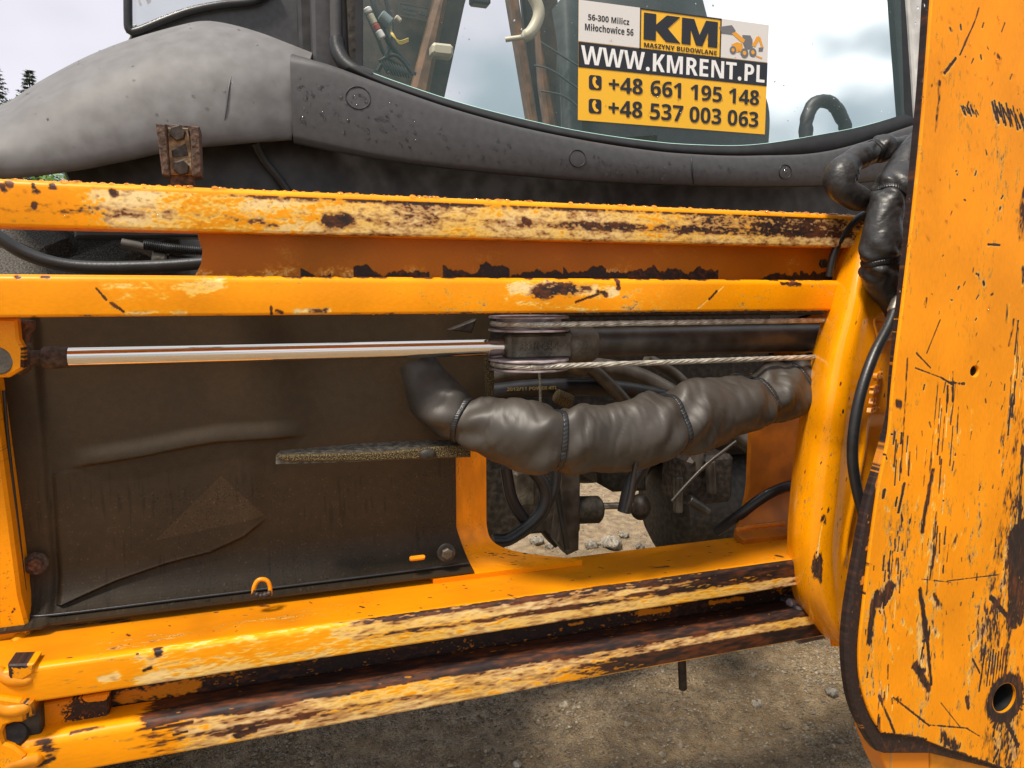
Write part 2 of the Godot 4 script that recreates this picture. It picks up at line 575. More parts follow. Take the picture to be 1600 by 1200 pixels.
func materials() -> void:
	var grain := mottle(3, 0.09, Color(0, 0, 0), Color(1, 1, 1), 4)
	var coarse := mottle(4, 0.03, Color(0, 0, 0), Color(1, 1, 1), 5)
	var soft := mottle(5, 0.012, Color(0.80, 0.80, 0.80), Color(1, 1, 1), 5)
	var dusty := mottle(6, 0.016, Color(0.62, 0.60, 0.57), Color(1, 1, 1), 6)
	var blot := mottle(8, 0.03, Color(0.5, 0.5, 0.5), Color(1, 1, 1), 6)
	var speck := mottle(9, 0.14, Color(0.25, 0.25, 0.25), Color(1, 1, 1), 3)
	tex_cache = {"grain": grain, "coarse": coarse, "dusty": dusty, "speck": speck}
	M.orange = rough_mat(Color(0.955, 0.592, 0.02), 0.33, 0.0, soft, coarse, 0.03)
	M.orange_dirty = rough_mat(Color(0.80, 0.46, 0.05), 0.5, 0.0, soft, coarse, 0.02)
	M.fender = rough_mat(lin(0.168, 0.163, 0.166), 0.62, 0.0, mottle(14, 0.03, Color(0.86, 0.85, 0.84), Color(1, 1, 1), 7), grain, 0.004, 1.3)
	M.trim = rough_mat(lin(0.062, 0.059, 0.062), 0.45, 0.0, mottle(16, 0.02, Color(0.9, 0.9, 0.9), Color(1, 1, 1), 4), grain, 0.0015, 5.0)
	M.black = rough_mat(lin(0.017, 0.017, 0.019), 0.5, 0.0, soft, grain, 0.003, 4.0)
	M.body = rough_mat(lin(0.040, 0.038, 0.038), 0.45, 0.0, dusty, null, 0.0)
	M.rubber = rough_mat(lin(0.022, 0.022, 0.024), 0.38, 0.0, soft, grain, 0.01, 5.0)
	M.sleeve = rough_mat(lin(0.058, 0.049, 0.041), 0.50, 0.0, mottle(15, 0.014, Color(0.78, 0.77, 0.75), Color(1, 1, 1), 6), grain, 0.003, 2.0)
	M.sleeve_black = rough_mat(lin(0.036, 0.035, 0.037), 0.42, 0.0, dusty, coarse, 0.06, 5.0)
	M.iron = rough_mat(lin(0.055, 0.040, 0.032), 0.55, 0.3, blot, coarse, 0.04, 4.0)
	M.grime = rough_mat(lin(0.050, 0.040, 0.030), 0.6, 0.0, blot, coarse, 0.08, 3.0)
	M.cast = rough_mat(lin(0.17, 0.15, 0.118), 0.5, 0.2, dusty, grain, 0.06, 3.0)
	M.barrel = rough_mat(lin(0.10, 0.087, 0.075), 0.35, 0.1, dusty, null, 0.0)
	M.rust = rough_mat(lin(0.20, 0.085, 0.045), 0.8, 0.1, blot, coarse, 0.12, 6.0)
	M.rust_brown = rough_mat(lin(0.13, 0.075, 0.05), 0.75, 0.1, blot, coarse, 0.1, 6.0)
	M.tan = rough_mat(lin(0.34, 0.235, 0.14), 0.7, 0.0, tex_cache.dusty, coarse, 0.05, 8.0)
	M.print = plain(lin(0.24, 0.17, 0.05), 0.5)
	M.chrome = plain(lin(0.80, 0.74, 0.68), 0.09, 1.0)
	M.steel = rough_mat(lin(0.50, 0.47, 0.43), 0.36, 0.85, dusty, null, 0.0, 6.0)
	M.rope = rough_mat(lin(0.66, 0.62, 0.54), 0.42, 0.4, dusty, null, 0.0, 6.0)
	M.sheave = rough_mat(lin(0.50, 0.42, 0.45), 0.45, 0.2, dusty, null, 0.0, 4.0)
	M.grit = rough_mat(lin(0.26, 0.18, 0.07), 0.9, 0.0, speck, speck, 0.25, 5.0)
	M.plank = rough_mat(lin(0.17, 0.15, 0.12), 0.55, 0.0, blot, grain, 0.06, 5.0)
	M.tyre = rough_mat(lin(0.17, 0.15, 0.125), 0.8, 0.0, speck, speck, 0.2, 3.0)
	M.rust_patina = rough_mat(lin(0.05, 0.032, 0.026), 0.55, 0.1, blot, coarse, 0.06, 5.0)
	M.lilac = rough_mat(lin(0.14, 0.12, 0.13), 0.5, 0.1, soft, grain, 0.03, 4.0)
	M.brown = rough_mat(lin(0.22, 0.11, 0.05), 0.5, 0.0, dusty, null, 0.0, 2.0)
	M.brown_dark = rough_mat(lin(0.065, 0.038, 0.026), 0.6, 0.0, dusty, null, 0.0, 2.0)
	M.seat = rough_mat(lin(0.022, 0.026, 0.028), 0.7, 0.0, soft, grain, 0.02, 4.0)
	M.seat_grey = rough_mat(lin(0.075, 0.09, 0.09), 0.6, 0.0, soft, grain, 0.02, 4.0)
	M.beige = plain(lin(0.50, 0.46, 0.34), 0.4)
	M.white = plain(lin(0.75, 0.75, 0.74), 0.4)
	M.red = plain(lin(0.35, 0.06, 0.04), 0.4)
	M.yellow_wire = plain(lin(0.62, 0.46, 0.08), 0.4)
	M.blue_plug = plain(lin(0.16, 0.20, 0.21), 0.4)
	M.frame_light = rough_mat(lin(0.78, 0.78, 0.76), 0.4, 0.0, soft, null, 0.0)
	M.glass = plain(Color(0.34, 0.47, 0.44, 0.15), 0.02)
	M.glass.transparency = BaseMaterial3D.TRANSPARENCY_ALPHA
	M.glass_edge = plain(lin(0.42, 0.68, 0.60), 0.12)
	M.drop = plain(Color(1, 1, 1, 0.0), 0.0)
	M.drop.refraction_enabled = true
	M.drop.refraction_scale = 0.033
	M.bark = plain(lin(0.09, 0.06, 0.04), 0.9)
	M.needles = plain(lin(0.030, 0.050, 0.022), 0.75)
	M.leaf = plain(lin(0.10, 0.19, 0.035), 0.6)
	M.leaf.backlight_enabled = true
	M.leaf.backlight = Color(0.35, 0.5, 0.15)

# ------------------------------------------------------------------ ground and trees
func axis(lo: float, hi: float, step: float, far: float) -> PackedFloat32Array:
	var mid := PackedFloat32Array()
	var x := lo
	while x < hi: mid.append(x); x += step
	var out := PackedFloat32Array()
	var left := []
	var s := step
	x = lo
	while x > -far: s *= 1.3; x -= s; left.push_front(x)
	for v in left: out.append(v)
	out.append_array(mid)
	s = step; x = mid[-1]
	while x < far: s *= 1.3; x += s; out.append(x)
	return out

var lumps := noise(31, 1.4, 4)
var pits := noise(32, 9.0, 4)

func ground_y(x: float, z: float) -> float:
	var fade := 1.0 - smoothstep(5.0, 12.0, Vector2(x, z).length())
	var rut := 0.035 * exp(-pow((z + 0.42 + 0.10 * (x - 1.0)) / 0.06, 2.0)) * smoothstep(0.6, 1.2, x)
	return fade * (0.022 * lumps.get_noise_2d(x, z) + 0.012 * pits.get_noise_2d(x, z)) - fade * rut * 0.5

func ground() -> void:
	var xs := axis(-1.0, 2.6, 0.016, 700.0)
	var zs := axis(-3.4, 0.4, 0.016, 700.0)
	var rows := []
	var uvs := []
	for i in zs.size():
		var z := zs[zs.size() - 1 - i]
		var l := PackedVector3Array()
		for x in xs: l.append(Vector3(x, ground_y(x, z), z))
		rows.append(l)
	var st := mb()
	var av := PackedVector3Array()
	var nx := xs.size()
	var idx := PackedInt32Array()
	for r in rows: av.append_array(r)
	for i in rows.size() - 1:
		for j in nx - 1:
			var a := i * nx + j
			idx.append_array(PackedInt32Array([a, a + nx, a + nx + 1, a, a + nx + 1, a + 1]))
	var nor := PackedVector3Array()
	for i in rows.size():
		for j in nx:
			var du: Vector3 = rows[i][mini(j + 1, nx - 1)] - rows[i][maxi(j - 1, 0)]
			var dv: Vector3 = rows[mini(i + 1, rows.size() - 1)][j] - rows[maxi(i - 1, 0)][j]
			nor.append(du.cross(dv).normalized())
	var arr := []
	arr.resize(Mesh.ARRAY_MAX)
	arr[Mesh.ARRAY_VERTEX] = av; arr[Mesh.ARRAY_NORMAL] = nor; arr[Mesh.ARRAY_INDEX] = idx
	var am := ArrayMesh.new()
	am.add_surface_from_arrays(Mesh.PRIMITIVE_TRIANGLES, arr)
	var m := plain(lin(0.385, 0.28, 0.16), 0.55)
	m.albedo_texture = mottle(41, 0.03, Color(0.74, 0.71, 0.67), Color(1, 1, 1), 7)
	m.uv1_triplanar = true; m.uv1_world_triplanar = true
	m.uv1_scale = Vector3(1.1, 1.1, 1.1)
	m.heightmap_enabled = true
	m.heightmap_texture = mottle(42, 0.11, Color(0, 0, 0), Color(1, 1, 1), 5, 1024)
	m.heightmap_scale = 0.55
	var o := MeshInstance3D.new()
	o.name = "ground"
	o.mesh = am
	o.material_override = m
	add_child(o)
	o.set_meta("kind", "structure")
	# loose gravel, three tones
	for k in 3:
		var s2 := mb()
		var rows2 := []
		var seg := 4
		var nn := noise(50 + k, 0.9, 2)
		for i in seg + 1:
			var la := PI * (float(i) / seg - 0.5)
			var l := PackedVector3Array()
			for j in seg * 2 + 1:
				var a := TAU * (j % (seg * 2)) / (seg * 2)
				var p := Vector3(cos(la) * sin(a), 0.7 * sin(la), cos(la) * cos(a))
				l.append(p * (1.0 + 0.4 * nn.get_noise_3dv(p * 1.2)))
			rows2.append(l)
		grid(s2, rows2, false, true)
		var mm := MultiMesh.new()
		mm.transform_format = MultiMesh.TRANSFORM_3D
		mm.mesh = s2.commit()
		var tone: float = [0.42, 0.30, 0.52][k]
		mm.mesh.surface_set_material(0, rough_mat(lin(tone, tone * 0.84, tone * 0.62), 0.8, 0.0, tex_cache.dusty, null, 0.0, 9.0))
		var count: int = [21000, 17000, 7000][k]
		mm.instance_count = count
		for i in count:
			var near := rng.randf() < 0.72
			var x := rng.randf_range(-0.3, 1.7) if near else rng.randf_range(-0.5, 2.5)
			var z := rng.randf_range(-0.95, -0.1) if near else rng.randf_range(-3.0, 0.1)
			var dense := lumps.get_noise_2d(x * 1.8 + 20, z * 1.8)
			var s := 0.0013 + 0.003 * pow(rng.randf(), 5.0) + (0.003 * pow(rng.randf(), 2.0) if dense > 0.2 else 0.0)
			if rng.randf() < 0.006: s *= 2.6
			var b := Basis.from_euler(Vector3(rng.randf() * 0.6, rng.randf() * TAU, rng.randf() * 0.6)).scaled(Vector3(s * rng.randf_range(0.8, 1.5), s * rng.randf_range(0.7, 1.1), s))
			mm.set_instance_transform(i, Transform3D(b, Vector3(x, ground_y(x, z) + s * 0.25, z)))
		var mi := MultiMeshInstance3D.new()
		mi.name = numbered("gravel")
		mi.multimesh = mm
		add_child(mi)
		mi.set_meta("kind", "stuff")
		mi.set_meta("label", ["pale brown grit strewn over the wet ground", "darker brown grit strewn over the wet ground", "lightest sandy grit strewn over the wet ground"][k])
		mi.set_meta("category", "gravel")
	# single stones that one can pick out beyond the opening and by the boom
	var marks := [[Vector3(1.3928, 0, -1.7811), 0.045, "large rounded stone in the bright gap under the machine"], [Vector3(1.3037, 0, -1.7855), 0.028, "smaller stone left of the large stone in the bright gap"],
		[Vector3(1.5004, 0, -1.8702), 0.022, "small stone behind the large stone in the bright gap"], [Vector3(1.0855, 0, -1.8849), 0.03, "grey stone in the narrow bright gap beside the orange corner"],
		[Vector3(1.2084, 0, -0.5401), 0.013, "pale pebble lying on open ground below the lowest rail"], [Vector3(0.5197, 0, -0.5019), 0.010, "white pebble at the bottom edge below the lowest rail"], [Vector3(1.4339, 0, -0.5142), 0.016, "grey pebble in the gravel left of the boom"],
		[Vector3(1.4993, 0, -1.7195), 0.02, "brown stone right of the large stone in the bright gap"], [Vector3(1.1313, 0, -1.8352), 0.022, "stone behind the orange plate's lower edge"]]
	for k in marks.size():
		var p: Vector3 = marks[k][0]
		var r: float = marks[k][1]
		var s3 := mb()
		var nn := noise(70 + k, 1.1, 3)
		var rows3 := []
		for i in 11:
			var la := PI * (i / 10.0 - 0.5)
			var l := PackedVector3Array()
			for j in 21:
				var a := TAU * (j % 20) / 20
				var q := Vector3(cos(la) * sin(a), 0.75 * sin(la), cos(la) * cos(a))
				l.append(p + q * r * (1.0 + 0.5 * nn.get_noise_3dv(q)) + Vector3(0, r * 0.45 + ground_y(p.x, p.z), 0))
			rows3.append(l)
		grid(s3, rows3, false, true)
		var tone: float = [0.55, 0.4, 0.35, 0.4, 0.55, 0.7, 0.4, 0.3, 0.35][k]
		lone("stone", s3, rough_mat(lin(tone, tone * 0.9, tone * 0.75), 0.8, 0.0, tex_cache.dusty, tex_cache.coarse, 0.3, 8.0), marks[k][2], "stone", "stones lying on the ground")

func spruce(at: Vector3, h: float, wide: float, label: String) -> void:
	var t := thing("spruce_tree", label, "tree", at, "spruce trees beyond the machine")
	var st := mb()
	lathe(st, at, Vector3.UP, [Vector2(0, h * 0.016), Vector2(h * 0.5, h * 0.009), Vector2(h * 0.985, 0.012), Vector2(h, 0.0)], 10)
	part("trunk", st, M.bark, t)
	var cr := mb()
	var n := 46
	for i in n:
		var f := pow(float(i) / (n - 1), 0.8)
		var y := h * (0.12 + 0.87 * f)
		var reach := wide * pow(1.0 - f, 0.85) + 0.06
		var arms := 9 if f < 0.8 else 6
		for k in arms:
			var a := TAU * (k + rng.randf()) / arms
			var r := reach * rng.randf_range(0.55, 1.1)
			var dir := Vector3(cos(a), 0, sin(a))
			var root := at + Vector3(0, y, 0)
			var steps := maxi(4, int(r / 0.11))
			for s in steps:
				var q := float(s + 1) / steps
				var c := root + dir * r * q + Vector3(0, -0.22 * r * q + 0.20 * r * q * q + rng.randf_range(-0.03, 0.03), 0)
				var side := dir.cross(Vector3.UP)
				for e in [-1.0, 1.0, 0.0]:
					var l: float = (0.10 + 0.16 * (1.0 - q)) * rng.randf_range(0.7, 1.4)
					var tip: Vector3 = c + (dir * 0.6 + side * e * 0.9 + Vector3(0, rng.randf_range(-0.6, 0.1), 0)).normalized() * l
					var wv := Vector3(rng.randf_range(-1, 1), rng.randf_range(-1, 1), rng.randf_range(-1, 1)).normalized() * 0.035
					tri(cr, c + wv, tip, c - wv)
	part("crown", cr, M.needles, t)

func trees() -> void:
	spruce(Vector3(-7.9178, 0, -32.0), 9.4288, 2.2, "spruce tree whose pointed top shows beside the fender")
	spruce(Vector3(-9.0323, 0, -32.0), 9.5511, 2.4, "spruce tree cut by the left edge of the photo")
	# broad-leaved bush seen through the slot under the fender
	var at := Vector3(-3.7086, 0, -15.0)
	var t := thing("bush", "bright green leafy bush showing under the fender's edge", "bush", at)
	var st := mb()
	for k in 7:
		var a := TAU * k / 7.0
		tube(st, spline([at, at + Vector3(cos(a) * 0.3, 1.4, sin(a) * 0.3), at + Vector3(cos(a) * 0.9, 3.2, sin(a) * 0.9)], 8), func(i, _a): return 0.06 * (1.0 - i / 9.0), 6, false)
	part("stem", st, M.bark, t)
	var cr := mb()
	var cn := noise(81, 0.9, 2)
	for k in 9000:
		var d := Vector3(rng.randfn(), rng.randfn(), rng.randfn()).normalized()
		var q := d * pow(rng.randf(), 0.4)
		if cn.get_noise_3dv(q * 2.5) < -0.12: continue
		var c := at + Vector3(q.x * 2.6, 2.5 + q.y * 2.1, q.z * 2.2)
		var u := Vector3(rng.randfn(), rng.randfn() * 0.6, rng.randfn()).normalized() * 0.055
		var v := u.cross(Vector3(rng.randfn(), rng.randfn(), rng.randfn())).normalized() * 0.035
		tri(cr, c - u, c + v, c + u)
		tri(cr, c - u, c + u, c - v)
	part("crown", cr, M.leaf, t)

# ------------------------------------------------------------------ the yellow rear frame
func rail(loader: Node3D, yt: float, yb: float, depth: float, x0: float, x1: float, rt: float, sd: int, base: Callable, strokes: Callable, label: String, px := 2048, py := 130) -> MeshInstance3D:
	var rb := 0.004
	var prof := [Vector2(-depth, yt)]
	prof.append_array(arc(Vector2(-rt, yt - rt), rt, 90, 0, 5))
	prof.append_array(arc(Vector2(-rb, yb + rb), rb, 0, -90, 4))
	prof.append(Vector2(-depth, yb))
	prof.append(Vector2(-depth, yt))
	var st := mb()
	var umax := (x1 - x0) / 1.46
	var total := bar_x(st, prof, x0, x1, umax)
	var top := yt + depth - 2.0 * rt + rt * PI / 2
	var hm := Harm.new(px, py, Vector2(x0, top - total), Vector2(1.46, total))
	strokes.call(hm)
	return part("guide_rail", st, paint(hm, sd, Vector2(0.42 if yb > 1.0 else 0.2, 1.0), Color(0.955, 0.592, 0.02), base, 0.35, 0.32, 0.85, 0.628 if depth > 0.1 else 1e9), loader, label)

func rear_frame(loader: Node3D) -> void:
	var h1 := 0.054
	rail(loader, 1.211, 1.157, 0.045, -0.46, 2.1, 0.009, 101,
		func(x, y):
			var t: float = (1.211 - y) / h1
			if t < 0.13 or t > 1.03: return Vector2(0.1, 0.25 + 0.1 * x) if t > 1.0 else Vector2.ZERO
			var c: float = 0.72 * ss(-0.20, -0.12, x + 0.05 * (1.0 - t)) + 0.12 * ss(0.0, 0.3, x)
			var d: float = 0.66 * ss(-0.12, 0.05, x) * (1.0 - ss(0.16, 0.30, t))
			d = maxf(d, (0.24 + 0.38 * ss(0.25, 0.55, x)) * ss(0.40, 0.56, t) * (1.0 - ss(0.66, 0.82, t)))
			d = maxf(d, 0.50 * ss(0.45, 0.75, x) * (1.0 - ss(0.60, 0.75, t)))
			d = maxf(d, 0.20 * ss(0.0, 0.2, x) + 0.10 * ss(0.9, 1.0, t) * ss(0.0, 0.1, x))
			return Vector2(c, d),
		func(hm: Harm):
			for s in [Vector2(-0.2694, 1.2072), Vector2(-0.276, 1.2027), Vector2(-0.2439, 1.2013), Vector2(-0.2262, 1.2064), Vector2(-0.1635, 1.2019)]: hm.stroke("d", s, s + Vector2(0.002, -0.004), 0.006, 0.9)
			hm.stroke("d", Vector2(-0.2442, 1.2056), Vector2(-0.2448, 1.1969), 0.004, 0.9)
			hm.stroke("d", Vector2(-0.2445, 1.1825), Vector2(-0.2446, 1.181), 0.0055, 0.95)
			hm.stroke("d", Vector2(0.0834, 1.1745), Vector2(0.1079, 1.1753), 0.016, 0.85)
			hm.stroke("d", Vector2(0.3568, 1.183), Vector2(0.3626, 1.1805), 0.008, 0.9)
			hm.stroke("d", Vector2(-0.0369, 1.1747), Vector2(0.0198, 1.167), 0.008, 0.62), "uppermost rail, worn to pale undercoat and dark specks")
	rail(loader, 1.103, 1.053, 0.045, -0.46, 2.1, 0.009, 102,
		func(x, y):
			var t: float = (1.103 - y) / 0.05
			var d: float = 0.34 * (1.0 - ss(-0.10, 0.08, t)) * ss(-0.3, 0.1, x)
			if t > 0.97: d = 0.2
			return Vector2(0.06 + 0.12 * ss(0.25, 0.4, x) * (1.0 - ss(0.5, 0.7, x)), d),
		func(hm: Harm):
			hm.stroke("c", Vector2(-0.1803, 1.0904), Vector2(-0.0482, 1.0893), 0.010, 0.75)
			hm.stroke("c", Vector2(-0.0818, 1.0836), Vector2(-0.0518, 1.0916), 0.016, 0.85)
			hm.stroke("c", Vector2(-0.1603, 1.0797), Vector2(-0.111, 1.0781), 0.012, 0.5)
			hm.stroke("c", Vector2(-0.1547, 1.0565), Vector2(-0.0903, 1.0576), 0.007, 0.52)
			hm.stroke("c", Vector2(0.3377, 1.0887), Vector2(0.499, 1.0844), 0.016, 0.85)
			hm.stroke("c", Vector2(0.3281, 1.0706), Vector2(0.468, 1.0561), 0.011, 0.62)
			hm.stroke("d", Vector2(0.3766, 1.0815), Vector2(0.4316, 1.0871), 0.017, 0.78)
			hm.stroke("d", Vector2(0.4164, 1.0907), Vector2(0.4572, 1.089), 0.009, 0.6)
			hm.stroke("d", Vector2(0.4369, 1.0684), Vector2(0.4832, 1.0834), 0.0035, 0.9)
			hm.stroke("d", Vector2(0.4728, 1.0843), Vector2(0.4854, 1.0796), 0.006, 0.9)
			hm.stroke("d", Vector2(0.504, 1.1024), Vector2(0.5063, 1.0891), 0.006, 1.0)
			hm.stroke("d", Vector2(-0.1873, 1.0873), Vector2(-0.1772, 1.0736), 0.0025, 1.0)
			hm.stroke("d", Vector2(-0.172, 1.069), Vector2(-0.1594, 1.0589), 0.0025, 0.9)
			hm.stroke("d", Vector2(0.0112, 1.0634), Vector2(0.0109, 1.0535), 0.003, 1.0)
			hm.stroke("d", Vector2(0.0173, 1.0584), Vector2(0.0236, 1.0567), 0.005, 0.8)
			hm.stroke("c", Vector2(0.0411, 1.0574), Vector2(0.084, 1.0588), 0.007, 0.72)
			hm.stroke("d", Vector2(0.0595, 1.0573), Vector2(0.0799, 1.0588), 0.005, 0.55)
			hm.stroke("d", Vector2(0.3768, 1.0484), Vector2(0.4269, 1.0489), 0.004, 0.8)
			hm.stroke("d", Vector2(0.6634, 1.0717), Vector2(0.6769, 1.0846), 0.003, 0.8)
			hm.stroke("c", Vector2(0.6431, 1.0578), Vector2(0.6883, 1.0916), 0.002, 0.8)
			hm.stroke("d", Vector2(0.7995, 1.0971), Vector2(0.8348, 1.0962), 0.0055, 0.95)
			for k in 16:
				var x: float = [0.03, 0.06, 0.10, 0.13, 0.20, 0.24, 0.31, 0.36, 0.41, 0.47, 0.53, 0.58, 0.63, 0.70, 0.78, 0.82][k]
				hm.stroke("d", Vector2(x, 1.109), Vector2(x + 0.018 + 0.012 * sin(k * 7.0), 1.108), 0.0085, 1.15)
			hm.stroke("d", Vector2(-0.2687, 1.1018), Vector2(-0.2669, 1.0996), 0.005, 0.9)
			hm.stroke("d", Vector2(-0.2423, 1.1013), Vector2(-0.2365, 1.1006), 0.0045, 0.95), "second rail, mostly glossy orange with a rusty scuff")
	# the wide deck behind the third rail belongs to the same bar
	rail(loader, 0.624, 0.578, 0.14, -0.47, 2.1, 0.006, 103,
		func(x, y):
			var t: float = (0.624 - y) / 0.046
			if t < -0.14: return Vector2(0.0, -0.1)
			if t > 1.03: return Vector2(0.1, 0.4)
			var right: float = ss(0.36, 0.62, x)
			var c: float = 0.70 * ss(-0.185, -0.165, x) + 0.16 * ss(-0.1, 0.15, x)
			c *= 1.0 - 0.45 * (1.0 - ss(-0.12, 0.12, x)) * (1.0 - ss(0.3, 0.5, absf(t - 0.25)))
			var d: float = 0.62 * ss(-0.02, 0.15, x) * (1.0 - ss(0.06, 0.20, t))
			d = maxf(d, 0.66 * ss(0.02, 0.16, x) * ss(0.38, 0.48, t) * (1.0 - ss(0.56, 0.68, t)))
			d = maxf(d, (0.72 + 0.20 * ss(0.5, 0.75, x)) * right * (1.0 - ss(0.52, 0.66, t)) * (1.0 - 0.55 * (1.0 - ss(0.60, 0.72, x)) * (1.0 - ss(0.05, 0.13, absf(t - 0.27)))))
			d = maxf(d, 0.22 * ss(-0.1, 0.1, x))
			d = maxf(d, 0.45 * ss(0.90, 0.97, t) * ss(-0.1, 0.0, x))
			return Vector2(c, d),
		func(hm: Harm):
			hm.stroke("d", Vector2(-0.1451, 0.6239), Vector2(-0.1445, 0.6212), 0.0085, 1.0)
			hm.stroke("d", Vector2(-0.169, 0.6226), Vector2(-0.1683, 0.6225), 0.003, 0.9)
			hm.stroke("d", Vector2(-0.1622, 0.5989), Vector2(-0.1539, 0.601), 0.004, 0.8)
			hm.stroke("c", Vector2(-0.2085, 0.5966), Vector2(-0.1954, 0.5977), 0.010, 0.95)
			# chips on the deck, whose depth is unrolled upwards from the front edge
			for s in [[-0.30, 0.12, 0.05, 0.010, 0.55], [-0.24, 0.115, 0.04, 0.012, 0.56], [-0.02, 0.10, 0.012, 0.006, 0.55], [-0.19, 0.06, 0.004, 0.003, 0.7], [0.52, 0.08, 0.004, 0.003, 0.9], [0.47, 0.07, 0.02, 0.006, 0.45], [0.60, 0.05, 0.03, 0.008, 0.45], [0.42, 0.11, 0.03, 0.008, 0.46], [0.84, 0.03, 0.004, 0.006, 0.9], [0.34, 0.02, 0.004, 0.003, 0.8], [0.12, 0.05, 0.004, 0.003, 0.8], [0.14, 0.11, 0.004, 0.002, 0.8], [0.05, 0.09, 0.003, 0.002, 0.8]]:
				hm.stroke("d", Vector2(s[0], 0.624 + s[1]), Vector2(s[0] + s[2], 0.624 + s[1] - 0.006), s[3], s[4])
			for k in 40:
				var p := Vector2(rng.randf_range(-0.35, 0.9), 0.624 + rng.randf_range(0.004, 0.12))
				hm.stroke("d", p, p + Vector2(rng.randf_range(0.001, 0.006), rng.randf_range(-0.002, 0.001)), rng.randf_range(0.0012, 0.0024), 0.85)
			for s in [[0.36, 0.03], [0.475, 0.028], [0.20, 0.02]]:
				hm.stroke("d", Vector2(s[0], 0.627), Vector2(s[0] + s[1], 0.627), 0.006, 0.9), "third rail with wide orange deck and dark banded front", 2048, 330)
	rail(loader, 0.530, 0.477, 0.05, -0.47, 2.1, 0.012, 104,
		func(x, y):
			var t: float = (0.530 - y) / 0.053
			var on: float = ss(-0.19, -0.15, x)
			var c: float = (0.74 + 0.1 * sin(x * 9.0)) * ss(-0.15, -0.11, x)
			var d: float = 0.95 * on * (1.0 - ss(0.14, 0.26, t + 0.05 * sin(x * 43.0) * (1.0 - ss(0.0, 0.2, x))))
			d = maxf(d, (0.46 + 0.10 * sin(x * 11.0 + 1.0) + 0.22 * ss(0.35, 0.75, x)) * on * ss(0.46, 0.56, t) * (1.0 - ss(0.68, 0.78, t)))
			d = maxf(d, 1.1 * ss(0.2, 0.7, x) * ss(0.44, 0.55, t) * (1.0 - ss(0.93, 0.97, t)))
			d = maxf(d, 0.24 * on)
			return Vector2(c, d),
		func(hm: Harm):
			hm.stroke("d", Vector2(-0.2783, 0.5242), Vector2(-0.2736, 0.5103), 0.014, 0.62)
			hm.stroke("d", Vector2(-0.2498, 0.5304), Vector2(-0.2138, 0.5318), 0.004, 0.65)
			hm.stroke("d", Vector2(-0.1554, 0.5166), Vector2(-0.1092, 0.5182), 0.004, 0.9)
			hm.stroke("d", Vector2(-0.1316, 0.5046), Vector2(-0.116, 0.506), 0.003, 0.9)
			hm.stroke("d", Vector2(-0.0549, 0.4872), Vector2(-0.0343, 0.4923), 0.011, 0.75)
			hm.stroke("d", Vector2(-0.2872, 0.496), Vector2(-0.2694, 0.5008), 0.006, 0.9), "lowest rail, rust-dark along its top and streaked with pale undercoat")
	# webs between the rails
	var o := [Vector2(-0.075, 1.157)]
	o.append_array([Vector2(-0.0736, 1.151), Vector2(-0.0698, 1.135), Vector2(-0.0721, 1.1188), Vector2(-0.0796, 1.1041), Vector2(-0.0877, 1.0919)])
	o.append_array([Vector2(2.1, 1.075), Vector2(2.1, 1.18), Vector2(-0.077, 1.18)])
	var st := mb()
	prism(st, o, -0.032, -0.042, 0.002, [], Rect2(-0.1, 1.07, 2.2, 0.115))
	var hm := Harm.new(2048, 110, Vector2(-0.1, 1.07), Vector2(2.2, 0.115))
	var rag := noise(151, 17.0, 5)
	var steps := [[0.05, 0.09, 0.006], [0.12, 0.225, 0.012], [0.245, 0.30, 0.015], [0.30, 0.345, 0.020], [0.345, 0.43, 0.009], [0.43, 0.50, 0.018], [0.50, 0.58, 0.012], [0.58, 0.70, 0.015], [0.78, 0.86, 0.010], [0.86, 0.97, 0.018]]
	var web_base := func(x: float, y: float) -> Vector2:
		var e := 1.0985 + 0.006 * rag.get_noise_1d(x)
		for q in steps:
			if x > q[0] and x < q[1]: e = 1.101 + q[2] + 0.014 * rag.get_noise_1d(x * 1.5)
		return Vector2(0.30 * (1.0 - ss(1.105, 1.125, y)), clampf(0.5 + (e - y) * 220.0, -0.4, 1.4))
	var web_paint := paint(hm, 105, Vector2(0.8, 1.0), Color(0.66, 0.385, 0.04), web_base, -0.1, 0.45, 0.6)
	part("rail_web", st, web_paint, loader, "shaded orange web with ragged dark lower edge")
	st = mb()
	hexnut(st, Vector3(0.9058, 1.1315, -0.032), 0.008, 0.006)
	part("bolt", st, M.iron, loader)
	st = mb()
	prism(st, [Vector2(-0.25, 0.50), Vector2(2.1, 0.50), Vector2(2.1, 0.60), Vector2(-0.25, 0.60)], -0.055, -0.065, 0.002, [], Rect2(-0.25, 0.50, 2.35, 0.10))
	hm = Harm.new(2048, 90, Vector2(-0.25, 0.50), Vector2(2.35, 0.10))
	for s in [[Vector2(-0.2003, 0.5391), Vector2(-0.1127, 0.5399), 0.015, -0.75], [Vector2(0.5844, 0.5455), Vector2(0.6397, 0.5444), 0.006, -0.9], [Vector2(0.7223, 0.5443), Vector2(0.7883, 0.5435), 0.006, -0.9], [Vector2(0.4555, 0.5443), Vector2(0.4783, 0.5442), 0.004, -0.9], [Vector2(-0.1627, 0.5088), Vector2(-0.1224, 0.5077), 0.005, -0.5]]:
		hm.stroke("d", s[0], s[1], s[2], s[3])
	part("rail_web", st, paint(hm, 106, Vector2(0.5, 1.0), Color(0.85, 0.50, 0.08), func(_x, _y): return Vector2(0.0, 0.85), -0.1, 0.5), loader, "dark bare web between the two lower rails")
	st = mb()
	prism(st, [Vector2(-0.286, 0.5599), Vector2(-0.2914, 0.5014), Vector2(-0.2136, 0.5014), Vector2(-0.21, 0.5617)], -0.03, -0.055, 0.002, [], Rect2(-0.285, 0.51, 0.13, 0.08))
	hm = Harm.new(300, 180, Vector2(-0.285, 0.51), Vector2(0.13, 0.08))
